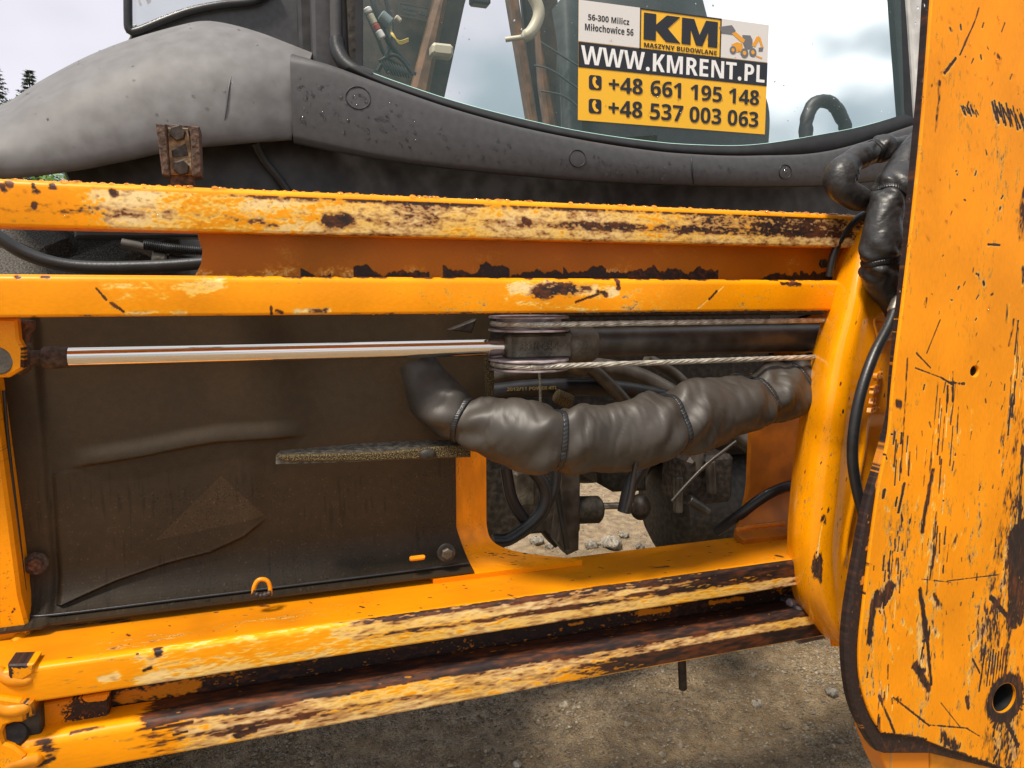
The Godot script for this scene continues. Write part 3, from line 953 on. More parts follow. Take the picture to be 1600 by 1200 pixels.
	hm.stroke("d", Vector2(-0.2446, 0.5415), Vector2(-0.211, 0.5458), 0.030, 0.95)
	hm.stroke("d", Vector2(-0.2923, 0.5087), Vector2(-0.2277, 0.5151), 0.010, 0.95)
	hm.stroke("d", Vector2(-0.2324, 0.5605), Vector2(-0.2176, 0.5595), 0.008, -0.9)
	part("rail_stop", st, paint(hm, 107, Vector2(1, 1), Color(0.94, 0.55, 0.03), nothing), loader, "half flaked orange block between the lower rails")
	# left upright, end plate with notch, weld beads
	st = mb()
	prism(st, [Vector2(-0.3608, 1.1034), Vector2(-0.3314, 0.9657), Vector2(-0.3284, 0.8905), Vector2(-0.3235, 0.7788), Vector2(-0.3201, 0.6817), Vector2(-0.3132, 0.6313), Vector2(-0.3179, 0.5638), Vector2(-0.4109, 0.4538)], -0.10, -0.16, 0.004, [], Rect2(-0.50, 0.40, 0.22, 0.72))
	hm = Harm.new(256, 768, Vector2(-0.50, 0.40), Vector2(0.22, 0.72))
	for k in 12:
		var p := Vector2(rng.randf_range(-0.42, -0.33), rng.randf_range(0.62, 0.9))
		hm.stroke("d", p, p + Vector2(0.003, 0.004), 0.003, 0.75)
	part("upright", st, paint(hm, 108, Vector2(1, 1), Color(0.955, 0.588, 0.02), func(_x, _y): return Vector2(0.05, 0.08)), loader, "orange left upright of the rear frame")
	st = mb()
	var notch := [Vector2(-0.3207, 0.5492), Vector2(-0.3167, 0.5584), Vector2(-0.3085, 0.5601), Vector2(-0.2991, 0.5591), Vector2(-0.2907, 0.5633), Vector2(-0.2837, 0.5661), Vector2(-0.2842, 0.5376), Vector2(-0.2853, 0.5225), Vector2(-0.2981, 0.515), Vector2(-0.3093, 0.5301), Vector2(-0.3183, 0.5361)]
	prism(st, [Vector2(-0.3575, 0.6097), Vector2(-0.3064, 0.5905), Vector2(-0.2852, 0.5832)] + [Vector2(-0.2837, 0.5661), Vector2(-0.2907, 0.5633), Vector2(-0.2991, 0.5591), Vector2(-0.3085, 0.5601), Vector2(-0.3167, 0.5584), Vector2(-0.3207, 0.5492), Vector2(-0.3183, 0.5361), Vector2(-0.3093, 0.5301), Vector2(-0.2981, 0.515)] + [Vector2(-0.3077, 0.4746), Vector2(-0.3675, 0.4799)], 0.008, -0.03, 0.003, [], Rect2(-0.40, 0.40, 0.16, 0.16))
	hm = Harm.new(256, 256, Vector2(-0.40, 0.40), Vector2(0.16, 0.16))
	hm.stroke("d", Vector2(-0.2923, 0.5602), Vector2(-0.2852, 0.5631), 0.007, 0.7)
	part("end_plate", st, paint(hm, 109, Vector2(1, 1), Color(0.955, 0.588, 0.02), nothing), loader, "notched orange end plate of the lower rails")
	st = mb()
	prism(st, notch, -0.012, -0.03, 0.002)
	part("notch_floor", st, M.grime, loader)
	st = mb()
	rod(st, Vector3(-0.3138, 0.5353, -0.012), Vector3(-0.3113, 0.5396, -0.004), 0.017, 0.004)
	part("notch_pin", st, M.iron, loader)
	for w in [[Vector3(-0.3343, 0.5885, 0.002), Vector3(-0.3148, 0.5771, 0.003), Vector3(-0.2988, 0.5757, 0.003), Vector3(-0.286, 0.5778, -0.001), 0.0125], [Vector3(-0.3291, 0.6248, -0.012), Vector3(-0.3116, 0.6126, -0.004), Vector3(-0.2943, 0.6079, -0.004), Vector3(-0.2847, 0.6153, -0.006), 0.011], [Vector3(-0.3307, 0.6025, -0.055), Vector3(-0.3278, 0.6148, -0.092), Vector3(-0.3226, 0.6273, -0.112), Vector3(-0.3212, 0.6346, -0.126), 0.013], [Vector3(-0.3246, 0.4999, 0), Vector3(-0.3104, 0.5043, 0.001), Vector3(-0.2967, 0.5047, 0.001), Vector3(-0.2804, 0.503, -0.003), 0.0125]]:
		st = mb()
		var path := spline([w[0], w[1], w[2], w[3]], 40)
		var ph: float = w[4] * 0.72
		tube(st, path, func(i, a): return ph * (1.0 + 0.03 * sin(i * 0.35) + 0.02 * sin(a * 2.0 + i * 0.2)) * sqrt(clampf(minf(i, 40 - i) / 7.0 + 0.05, 0.0, 1.0)), 14)
		part("weld_bead", st, M.orange, loader)
	# flap between deck and end plate, bare in the corner
	st = mb()
	prism(st, [Vector2(-0.3098, 0.6335), Vector2(-0.2911, 0.6312), Vector2(-0.2817, 0.6304), Vector2(-0.2839, 0.6175), Vector2(-0.2952, 0.6112), Vector2(-0.3098, 0.6138)], 0.003, -0.03, 0.002, [], Rect2(-0.33, 0.57, 0.06, 0.06))
	hm = Harm.new(128, 128, Vector2(-0.33, 0.57), Vector2(0.06, 0.06))
	hm.stroke("d", Vector2(-0.3092, 0.6318), Vector2(-0.2926, 0.629), 0.005, 1.0)
	hm.stroke("d", Vector2(-0.3087, 0.6301), Vector2(-0.3091, 0.6153), 0.006, 1.0)
	part("corner_lug", st, paint(hm, 110, Vector2(1, 1), Color(0.955, 0.588, 0.02), nothing), loader, "small lug with black bare patch")
	# ring on the deck
	st = mb()
	var ring := [Vector3(-0.0278, 0.652, -0.075)]
	ring.append_array([Vector3(-0.0265, 0.6633, -0.075), Vector3(-0.0218, 0.6723, -0.075), Vector3(-0.0148, 0.6742, -0.075), Vector3(-0.0079, 0.6705, -0.075), Vector3(-0.0048, 0.6614, -0.075), Vector3(-0.0053, 0.649, -0.075)])
	tube(st, spline(ring, 40), 0.0032, 10)
	part("lashing_ring", st, M.orange, loader, "small yellow ring standing on the deck")
	st = mb()
	tube(st, spline([Vector3(-0.0293, 0.6573, -0.072), Vector3(-0.0174, 0.6517, -0.07), Vector3(-0.0034, 0.6538, -0.072)], 14), func(i, _a): return 0.004 + 0.001 * sin(i * 2.1), 8)
	part("weld_bead", st, M.rust_patina, loader)
	# bent back plate left of the opening, curving down into the deck
	st = mb()
	var rows := []
	var prof := frame_profile(0.0)
	prof.reverse()
	for p in prof:
		if p.y > 0.86: continue
		var e: float = clampf((0.695 - p.y) / 0.062, 0.0, 1.0)
		var xr: float = 0.346 + 0.006 * e + 0.145 * pow(e, 4.5)
		var l := PackedVector3Array()
		for j in 17: l.append(Vector3(lerpf(0.24, xr, j / 16.0), p.y, p.x))
		rows.append(l)
	shell(st, rows, 0.012)
	hm = Harm.new(512, 768, Vector2(0, 0), Vector2(1, 1))
	for k in 34:
		var p := Vector2(clampf(rng.randfn(0.75, 0.13), 0.45, 0.99), clampf(rng.randfn(0.19, 0.06), 0.02, 0.4))
		hm.stroke("d", p, p + Vector2(rng.randf_range(0.002, 0.03), rng.randf_range(-0.004, 0.003)), rng.randf_range(0.004, 0.009), 0.62)
	part("back_plate", st, paint(hm, 111, Vector2(0.3, 0.3), Color(0.955, 0.58, 0.02), nothing), loader, "orange plate curving down into the deck beside the opening")
	# right of the opening: shaded upright and gusset
	st = mb()
	rows = []
	for p in prof:
		var e: float = clampf((0.73 - p.y) / 0.09, 0.0, 1.0)
		var l := PackedVector3Array()
		for j in 9: l.append(Vector3(lerpf(0.873 - 0.055 * pow(e, 3.0), 1.1, j / 8.0), p.y, p.x))
		rows.append(l)
	shell(st, rows.slice(0, 34), 0.012)
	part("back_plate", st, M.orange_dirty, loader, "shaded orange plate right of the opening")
	st = mb()
	tube(st, spline([Vector3(0.8023, 0.6524, -0.1), Vector3(0.8398, 0.6585, -0.095), Vector3(0.9034, 0.6568, -0.095)], 20), func(i, _a): return 0.005 + 0.0012 * sin(i * 1.7), 8)
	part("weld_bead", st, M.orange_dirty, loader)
	# bracket that carries the rod end, pin and rusty leftovers
	st = mb()
	prism(st, [Vector2(-0.321, 1.0528), Vector2(-0.2783, 1.0509), Vector2(-0.2781, 1.0264), Vector2(-0.2736, 1.0148), Vector2(-0.2759, 0.9909), Vector2(-0.2919, 0.9806), Vector2(-0.3263, 0.9818)], -0.025, -0.04, 0.003, [], Rect2(-0.36, 0.96, 0.12, 0.12))
	hm = Harm.new(200, 200, Vector2(-0.36, 0.96), Vector2(0.12, 0.12))
	hm.stroke("d", Vector2(-0.2729, 1.0148), Vector2(-0.2752, 0.9916), 0.004, 0.75)
	part("rod_bracket", st, paint(hm, 112, Vector2(1, 1), Color(0.955, 0.59, 0.02), nothing), loader, "orange bracket at the left end of the chrome rod")
	st = mb()
	rod(st, Vector3(-0.3053, 0.9997, -0.04), Vector3(-0.2998, 1.0012, -0.021), 0.0165, 0.002, 28)
	part("pivot_pin", st, M.cast, loader)
	st = mb()
	prism(st, [Vector2(-0.2839, 1.0488), Vector2(-0.2678, 1.047), Vector2(-0.2686, 1.0361), Vector2(-0.2729, 1.0314), Vector2(-0.2737, 1.0205), Vector2(-0.2818, 1.0206)], -0.045, -0.06, 0.003)
	part("bracket_gusset", st, M.rust, loader, "rusty gusset above the rod end")
	# bolted stub behind the uppermost rail
	st = mb()
	prism(st, [Vector2(-0.1072, 1.2956), Vector2(-0.0786, 1.296), Vector2(-0.0758, 1.2603), Vector2(-0.0766, 1.2118), Vector2(-0.1056, 1.2105), Vector2(-0.1053, 1.2585)], -0.062, -0.07, 0.001)
	var stub := part("bolted_stub", st, M.rust_brown, loader, "rusty bolted stub standing up behind the uppermost rail")
	st = mb()
	prism(st, [Vector2(-0.1057, 1.2905), Vector2(-0.081, 1.2915), Vector2(-0.0785, 1.2638), Vector2(-0.0785, 1.2333), Vector2(-0.105, 1.2319), Vector2(-0.1057, 1.2621)], -0.0585, -0.0618, 0.001)
	part("clamp_plate", st, M.tan, stub)
	for s in [[Vector3(-0.1178, 1.293, -0.055), Vector3(-0.106, 1.293, -0.055), Vector3(-0.1049, 1.2283, -0.055), Vector3(-0.1137, 1.2303, -0.055)], [Vector3(-0.0783, 1.2934, -0.055), Vector3(-0.067, 1.2926, -0.055), Vector3(-0.0669, 1.231, -0.055), Vector3(-0.0784, 1.2304, -0.055)]]:
		st = mb()
		prism(st, [Vector2(s[0].x, s[0].y), Vector2(s[1].x, s[1].y), Vector2(s[2].x, s[2].y), Vector2(s[3].x, s[3].y)], -0.05, -0.085, 0.0015)
		part("flange", st, M.rust_brown, stub)
	for c in [Vector3(-0.0934, 1.2836, -0.0585), Vector3(-0.0911, 1.2407, -0.0585)]:
		st = mb()
		hexnut(st, c, 0.0100, 0.006, 0.3)
		part("bolt", st, M.iron, stub)
	st = mb()
	prism(st, [Vector2(-0.102, 1.2615), Vector2(-0.0849, 1.2721), Vector2(-0.0826, 1.2571), Vector2(-0.1009, 1.2537)], -0.0575, -0.0587, 0.0004)
	part("dirt_patch", st, M.iron, stub)
	# end stop of the lower rails at the right
	st = mb()
	prism(st, [Vector2(0.8702, 0.5329), Vector2(0.9447, 0.5403), Vector2(0.9926, 0.4668), Vector2(0.8796, 0.4639), Vector2(0.8708, 0.4737)], -0.008, -0.06, 0.004)
	part("rail_shoe", st, M.lilac, loader, "lilac grey shoe below the casting")
	st = mb()
	rod(st, Vector3(0.8673, 0.5344, -0.03), Vector3(0.9009, 0.5298, -0.03), 0.009, 0.002, 6)
	part("bolt", st, M.sheave, loader)
	st = mb()
	rod(st, Vector3(0.6895, 0.4408, -0.09), Vector3(0.6945, 0.3691, -0.09), 0.0075, 0.003)
	part("drain_stub", st, M.iron, loader, "dark stub hanging below the lowest rail")

# the bent line that plate and cover follow from top to deck, as (z, y), pushed out by d
func frame_profile(d: float) -> Array:
	var out := []
	for i in 26: out.append(Vector2(-0.16 + d, lerpf(1.06, 0.70, i / 25.0)))
	for i in 17:
		var a := deg_to_rad(180.0 + 84.0 * i / 16.0)
		out.append(Vector2(-0.092, 0.70) + Vector2(cos(a), sin(a)) * (0.068 - d))
	return out

# ------------------------------------------------------------------ the dark moulded cover at the left of the opening
func seg_y(pts: Array, x: float) -> float:
	for i in pts.size() - 1:
		if x <= pts[i + 1].x or i == pts.size() - 2:
			return lerpf(pts[i].y, pts[i + 1].y, clampf((x - pts[i].x) / (pts[i + 1].x - pts[i].x), 0.0, 1.0))
	return pts[-1].y

func back_panel(loader: Node3D) -> void:
	var up := [Vector2(-0.2877, 0.8322), Vector2(-0.2384, 0.8421), Vector2(-0.173, 0.8494), Vector2(-0.1049, 0.8598), Vector2(-0.0682, 0.864)]
	var lo := [Vector2(-0.281, 0.6503), Vector2(-0.2128, 0.6721), Vector2(-0.1457, 0.6884), Vector2(-0.0851, 0.6986), Vector2(-0.0401, 0.7161), Vector2(-0.0086, 0.7393)]
	var x_left := -0.2897
	var x_end := -0.0025
	var prof := frame_profile(0.006)
	var fine := []
	for i in prof.size() - 1:
		for k in 7: fine.append(prof[i].lerp(prof[i + 1], k / 7.0))
	fine.append(prof[-1])
	fine.reverse()
	var rows := []
	var uvs := []
	var nu := 260
	for p in fine:
		var l := PackedVector3Array()
		var uvl := PackedVector2Array()
		var e: float = clampf((0.695 - p.y) / 0.062, 0.0, 1.0)
		var x0: float = -0.3218 - 0.055 - 0.004 * (p.y - 0.75)
		var x1: float = 0.292 + 0.016 * e + 0.06 * ss(0.845, 0.855, p.y)
		for j in nu + 1:
			var x := lerpf(x0, x1, float(j) / nu)
			var d := 0.0
			d += 0.008 * (1.0 - ss(x_left - 0.006, x_left + 0.002, x)) - 0.006 * (1.0 - ss(x0 + 0.004, x0 + 0.010, x))
			var tu: float = seg_y(up, x) - p.y
			var tl: float = p.y - seg_y(lo, x)
			var inside := ss(-0.001, 0.003, tu) * ss(-0.001, 0.003, tl) * (1.0 - ss(x_end - 0.03, x_end, x))
			d += 0.004 * exp(-pow(tl / 0.0025, 2.0)) * ss(x_left, x_left + 0.02, x) * (1.0 - ss(x_end - 0.02, x_end, x))
			d += 0.011 * inside * ss(x_left, x_left + 0.01, x) * (0.35 + 0.65 * ss(0.0, 0.2, tu))
			d += 0.012 * ss(-0.028, -0.002, tu) * (1.0 - ss(-0.001, 0.002, tu)) * (1.0 - ss(0.0, 0.06, x)) * ss(x_left, x_left + 0.08, x)
			l.append(Vector3(x, p.y, p.x + d))
			uvl.append(Vector2(maxf(0.0, x + 0.36) / 0.70, 1.0 - (p.y - 0.62) / 0.46))
		rows.append(l); uvs.append(uvl)
	var st := mb()
	shell(st, rows, 0.004, uvs)
	# dust, drips and the wiped patch
	var w := 900
	var h := 600
	var n1 := noise(201, 5.0, 5)
	var n2 := noise(202, 60.0, 3)
	var n3 := noise(203, 260.0, 2)
	var col := PackedByteArray()
	col.resize(w * h * 3)
	var ta := Vector2(-0.0673, 0.8132)
	var tb := Vector2(-0.1605, 0.7246)
	var tc := Vector2(-0.0083, 0.7452)
	var k := 0
	for y in h:
		var py := 0.62 + 0.46 * (1.0 - (y + 0.5) / h)
		for x in w:
			var px := -0.36 + 0.70 * (x + 0.5) / w
			var a := n1.get_noise_2d(px, py)
			var b := n2.get_noise_2d(px, py)
			var f := n3.get_noise_2d(px, py)
			var v := 0.225 + 0.035 * a + 0.015 * b + 0.014 * f
			var run := n2.get_noise_2d(px * 2.2, py * 0.12) + n1.get_noise_2d(px, py * 2.0) * 0.5
			if run > 0.5 and py < 0.86: v -= 0.035 * (1.0 - ss(0.78, 0.86, py))
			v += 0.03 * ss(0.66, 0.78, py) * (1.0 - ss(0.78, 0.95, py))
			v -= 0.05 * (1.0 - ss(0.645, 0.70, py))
			var q := Vector2(px, py)
			if Geometry2D.point_is_inside_triangle(q, ta, tb, tc): v += 0.045 + 0.02 * f
			if f > 0.62 and b > 0.1 and py < 0.80: v += 0.14
			if f < -0.58 and a < -0.05 and py < 0.80: v -= 0.1
			col[k] = int(clampf(v * 1.04, 0, 1) * 255); col[k + 1] = int(clampf(v * 0.84, 0, 1) * 255); col[k + 2] = int(clampf(v * 0.60, 0, 1) * 255)
			k += 3
	var m := StandardMaterial3D.new()
	m.albedo_texture = ImageTexture.create_from_image(Image.create_from_data(w, h, false, Image.FORMAT_RGB8, col))
	m.roughness = 0.56
	m.metallic_specular = 0.32
	m.texture_repeat = false
	var cover := part("moulded_cover", st, m, loader, "dusty dark moulded cover with a pressed pocket")
	for s in [[Vector3(-0.3083, 0.712, -0.135), 0.0125], [Vector3(0.2624, 0.6719, -0.105), 0.012]]:
		st = mb()
		rod(st, s[0], s[0] + Vector3(0, 0.0005, 0.004), s[1] * 1.25, 0.0015, 24)
		var wa := part("washer", st, M.rust_brown if s[1] > 0.0122 else M.grime, cover)
		st = mb()
		hexnut(st, s[0] + Vector3(0, 0, 0.004), s[1] * 0.75, 0.006, 0.4)
		part("bolt", st, M.rust if s[1] > 0.0122 else M.cast, cover)
	# slot through which the plate behind shows
	st = mb()
	var sl := Vector3(0.2146, 0.6716, -0.098)
	var so := []
	so.append_array(arc(Vector2(0.009, 0), 0.0035, -90, 90, 6))
	so.append_array(arc(Vector2(-0.009, 0), 0.0035, 90, 270, 6))
	XF = Transform3D(Basis(Vector3.RIGHT, deg_to_rad(-58)), sl)
	prism(st, so, 0.0012, -0.003, 0.0004)
	XF = Transform3D()
	part("slot", st, M.orange, cover)
	# edge seal between cover and upright
	st = mb()
	tube(st, spline([Vector3(-0.3266, 0.9541, -0.125), Vector3(-0.3263, 0.8769, -0.125), Vector3(-0.3232, 0.7533, -0.125), Vector3(-0.3214, 0.6718, -0.125), Vector3(-0.317, 0.6504, -0.12), Vector3(-0.3048, 0.6448, -0.112), Vector3(-0.1122, 0.6448, -0.112), Vector3(0.1248, 0.6454, -0.112), Vector3(0.301, 0.6468, -0.112)], 80), 0.0022, 8)
	part("edge_seal", st, M.rubber, loader)

# ------------------------------------------------------------------ side-shift cylinder, sheaves and ropes
func letters(text: String, size: float, deep: float, bold := true) -> TextMesh:
	var t := TextMesh.new()
	var f := SystemFont.new()
	f.font_names = PackedStringArray(["Droid Sans"])
	f.font_weight = 700 if bold else 400
	t.font = f
	t.text = text
	t.font_size = 64
	t.pixel_size = size / 64.0
	t.depth = deep
	t.curve_step = 1.0
	return t

# lettering fitted to a width and a height about a place
func text_part(called: String, text: String, m: Material, parent: Node3D, xf: Transform3D, wide: float, high: float, deep: float, bold := true) -> MeshInstance3D:
	var t := letters(text, 1.0, deep, bold)
	var bb := t.get_aabb()
	var o := MeshInstance3D.new()
	o.name = called
	o.mesh = t
	o.material_override = m
	parent.add_child(o, true)
	var s := Vector3(wide / bb.size.x, high / bb.size.y, 1.0)
	var c := bb.get_center()
	o.transform = xf * Transform3D(Basis.from_scale(s), Vector3(-c.x * s.x, -c.y * s.y, 0))
	if parent != self and not (parent is MeshInstance3D): o.position -= parent.position
	return o

func shift_cylinder(loader: Node3D) -> void:
	var a := Vector3(-0.2429, 1.0032, -0.075)
	var b := Vector3(0.3756, 0.9959, -0.075)
	b.y = (a.y + b.y) * 0.5; a.y = b.y
	var st := mb()
	rod(st, a, b, 0.0132, 0.001, 40)
	part("piston_rod", st, M.chrome, loader, "long shiny chrome rod under the second rail")
	st = mb()
	var ux := Vector3.RIGHT
	lathe(st, a - ux * 0.024, ux, [Vector2(0, 0), Vector2(0, 0.0125), Vector2(0.003, 0.0145), Vector2(0.017, 0.0145), Vector2(0.018, 0.0138), Vector2(0.03, 0.0137), Vector2(0.03, 0.0)], 28)
	part("rod_collar", st, M.rust_brown, loader)
	st = mb()
	rod(st, a - ux * 0.055, a - ux * 0.02, 0.010, 0.002)
	ball(st, a - ux * 0.048, Vector3(0.014, 0.021, 0.018), 8)
	part("rod_eye", st, M.rust_brown, loader, "rusty eye at the left end of the chrome rod")
	var y := a.y + 0.001
	st = mb()
	var g0 := 0.3495
	var g1 := 0.4541
	box(st, Vector3((g0 + g1) * 0.5, y, -0.066), Vector3(g1 - g0, 0.038, 0.034), 0.004)
	var gl := part("gland_block", st, M.cast, loader, "cast block with raised part number")
	text_part("part_number", "333/C4354", M.cast, gl, Transform3D(Basis(), Vector3((g0 + g1) * 0.5 - 0.002, y + 0.001, -0.0488)), 0.064, 0.013, 0.003)
	st = mb()
	lathe(st, Vector3(g1 - 0.004, y, -0.075), ux, [Vector2(0, 0), Vector2(0, 0.024), Vector2(0.004, 0.028), Vector2(0.044, 0.029), Vector2(0.050, 0.026), Vector2(0.05, 0.0)], 32)
	part("gland_collar", st, M.cast, loader)
	st = mb()
	rod(st, Vector3(g1 + 0.045, y + 0.002, -0.075), Vector3(1.2, y + 0.002, -0.075), 0.0245, 0.002, 36)
	part("cylinder_barrel", st, M.barrel, loader, "dark barrel of the side-shift cylinder")
	# two grooved wheels, each with two flanges, turning about one upright pin
	var cx := 0.3878
	var cz := -0.068
	var r := 0.062
	for s in [[1.0448, 1.0259, "upper"], [0.9801, 0.9667, "lower"]]:
		var t: float = s[0] - s[1]
		st = mb()
		lathe(st, Vector3(cx, s[1] - 0.002, cz), Vector3.UP, [Vector2(0, 0), Vector2(0, r - 0.001), Vector2(0.001, r), Vector2(0.003, r), Vector2(0.004, r - 0.012), Vector2(t, r - 0.012), Vector2(t + 0.001, r), Vector2(t + 0.003, r), Vector2(t + 0.004, r - 0.001), Vector2(t + 0.004, 0)], 64)
		part("sheave", st, M.sheave, loader, s[2] + " grooved rope wheel")
		# rope laid round the wheel and drawn off to the right
		var path := []
		var ym: float = (s[0] + s[1]) * 0.5
		for k in 13:
			var an := deg_to_rad(200.0 - 110.0 * k / 12.0)
			path.append(Vector3(cx + cos(an) * (r - 0.006), ym, cz + sin(an) * (r - 0.006)))
		path.append(Vector3(cx + 0.2, ym + 0.0005, cz + r - 0.006))
		path.append(Vector3(1.15, ym + 0.001, cz + r - 0.008))
		st = mb()
		var sp := spline(path, 900)
		tube(st, sp, func(i, an): return 0.0041 * (0.78 + 0.28 * absf(cos(3.0 * an + i * 0.20))), 30)
		lone("wire_rope", st, M.rope, s[2] + " steel wire rope running right from its grooved wheel", "wire rope", "steel ropes on the two grooved wheels")
	st = mb()
	rod(st, Vector3(0.3331, 0.899, -0.1), Vector3(0.3334, 0.9801, -0.1), 0.008, 0.001)
	part("sheave_pin", st, M.grit, loader, "gritty brass-coloured pin below the rope wheels")
	st = mb()
	prism(st, [Vector2(0.3137, 1.042), Vector2(0.2705, 1.0257), Vector2(0.3063, 1.0201)], -0.10, -0.12, 0.002)
	part("sheave_lug", st, M.rust_patina, loader)
	# flat bar with grit along its front edge
	st = mb()
	prism(st, [Vector2(0.0126, 0.858), Vector2(0.0872, 0.8546), Vector2(0.1598, 0.8523), Vector2(0.2455, 0.8551), Vector2(0.29, 0.8551), Vector2(0.2898, 0.8354), Vector2(0.1228, 0.8418), Vector2(0.0225, 0.8482), Vector2(0.0133, 0.8525)], -0.052, -0.058, 0.002)
	var bar := thing("flat_bar", "dirty flat bar with a gritty edge behind the hose sleeve", "bar", Vector3(0.1444, 0.8347, -0.08))
	part("edge", st, M.grit, bar)
	st = mb()
	var top := [[Vector3(0.0101, 0.8569, -0.057), Vector3(0.1508, 0.8507, -0.057), Vector3(0.2905, 0.8527, -0.057)], [Vector3(0.0169, 0.8549, -0.1), Vector3(0.1573, 0.858, -0.1), Vector3(0.3024, 0.8537, -0.1)]]
	var rw := surface(top, 20, 4)
	shell(st, rw, 0.012)
	part("top_board", st, M.plank, bar)
	st = mb()
	ball(st, Vector3(0.2234, 0.8447, -0.052), Vector3(0.013, 0.009, 0.006), 7)
	part("knot", st, M.grime, bar)

# ------------------------------------------------------------------ cab, mudguard, rear window
var guard_rows := []
var trim_rows := []
var glass_rows := []
var post_rows := []

# the depth of a surface under a place
func depth_on(rows: Array, x: float, y: float) -> float:
	var best := 1e9
	var z := 0.0
	for l in rows:
		for p in l:
			var d: float = (p.x - x) * (p.x - x) + (p.y - y) * (p.y - y)
			if d < best: best = d; z = p.z
	return z

func flat(st: SurfaceTool, pts: Array, z1: float, z0: float, bev := 0.002) -> void:
	var o := []
	for p in pts: o.append(Vector2(p.x, p.y))
	prism(st, o, z1, z0, bev)

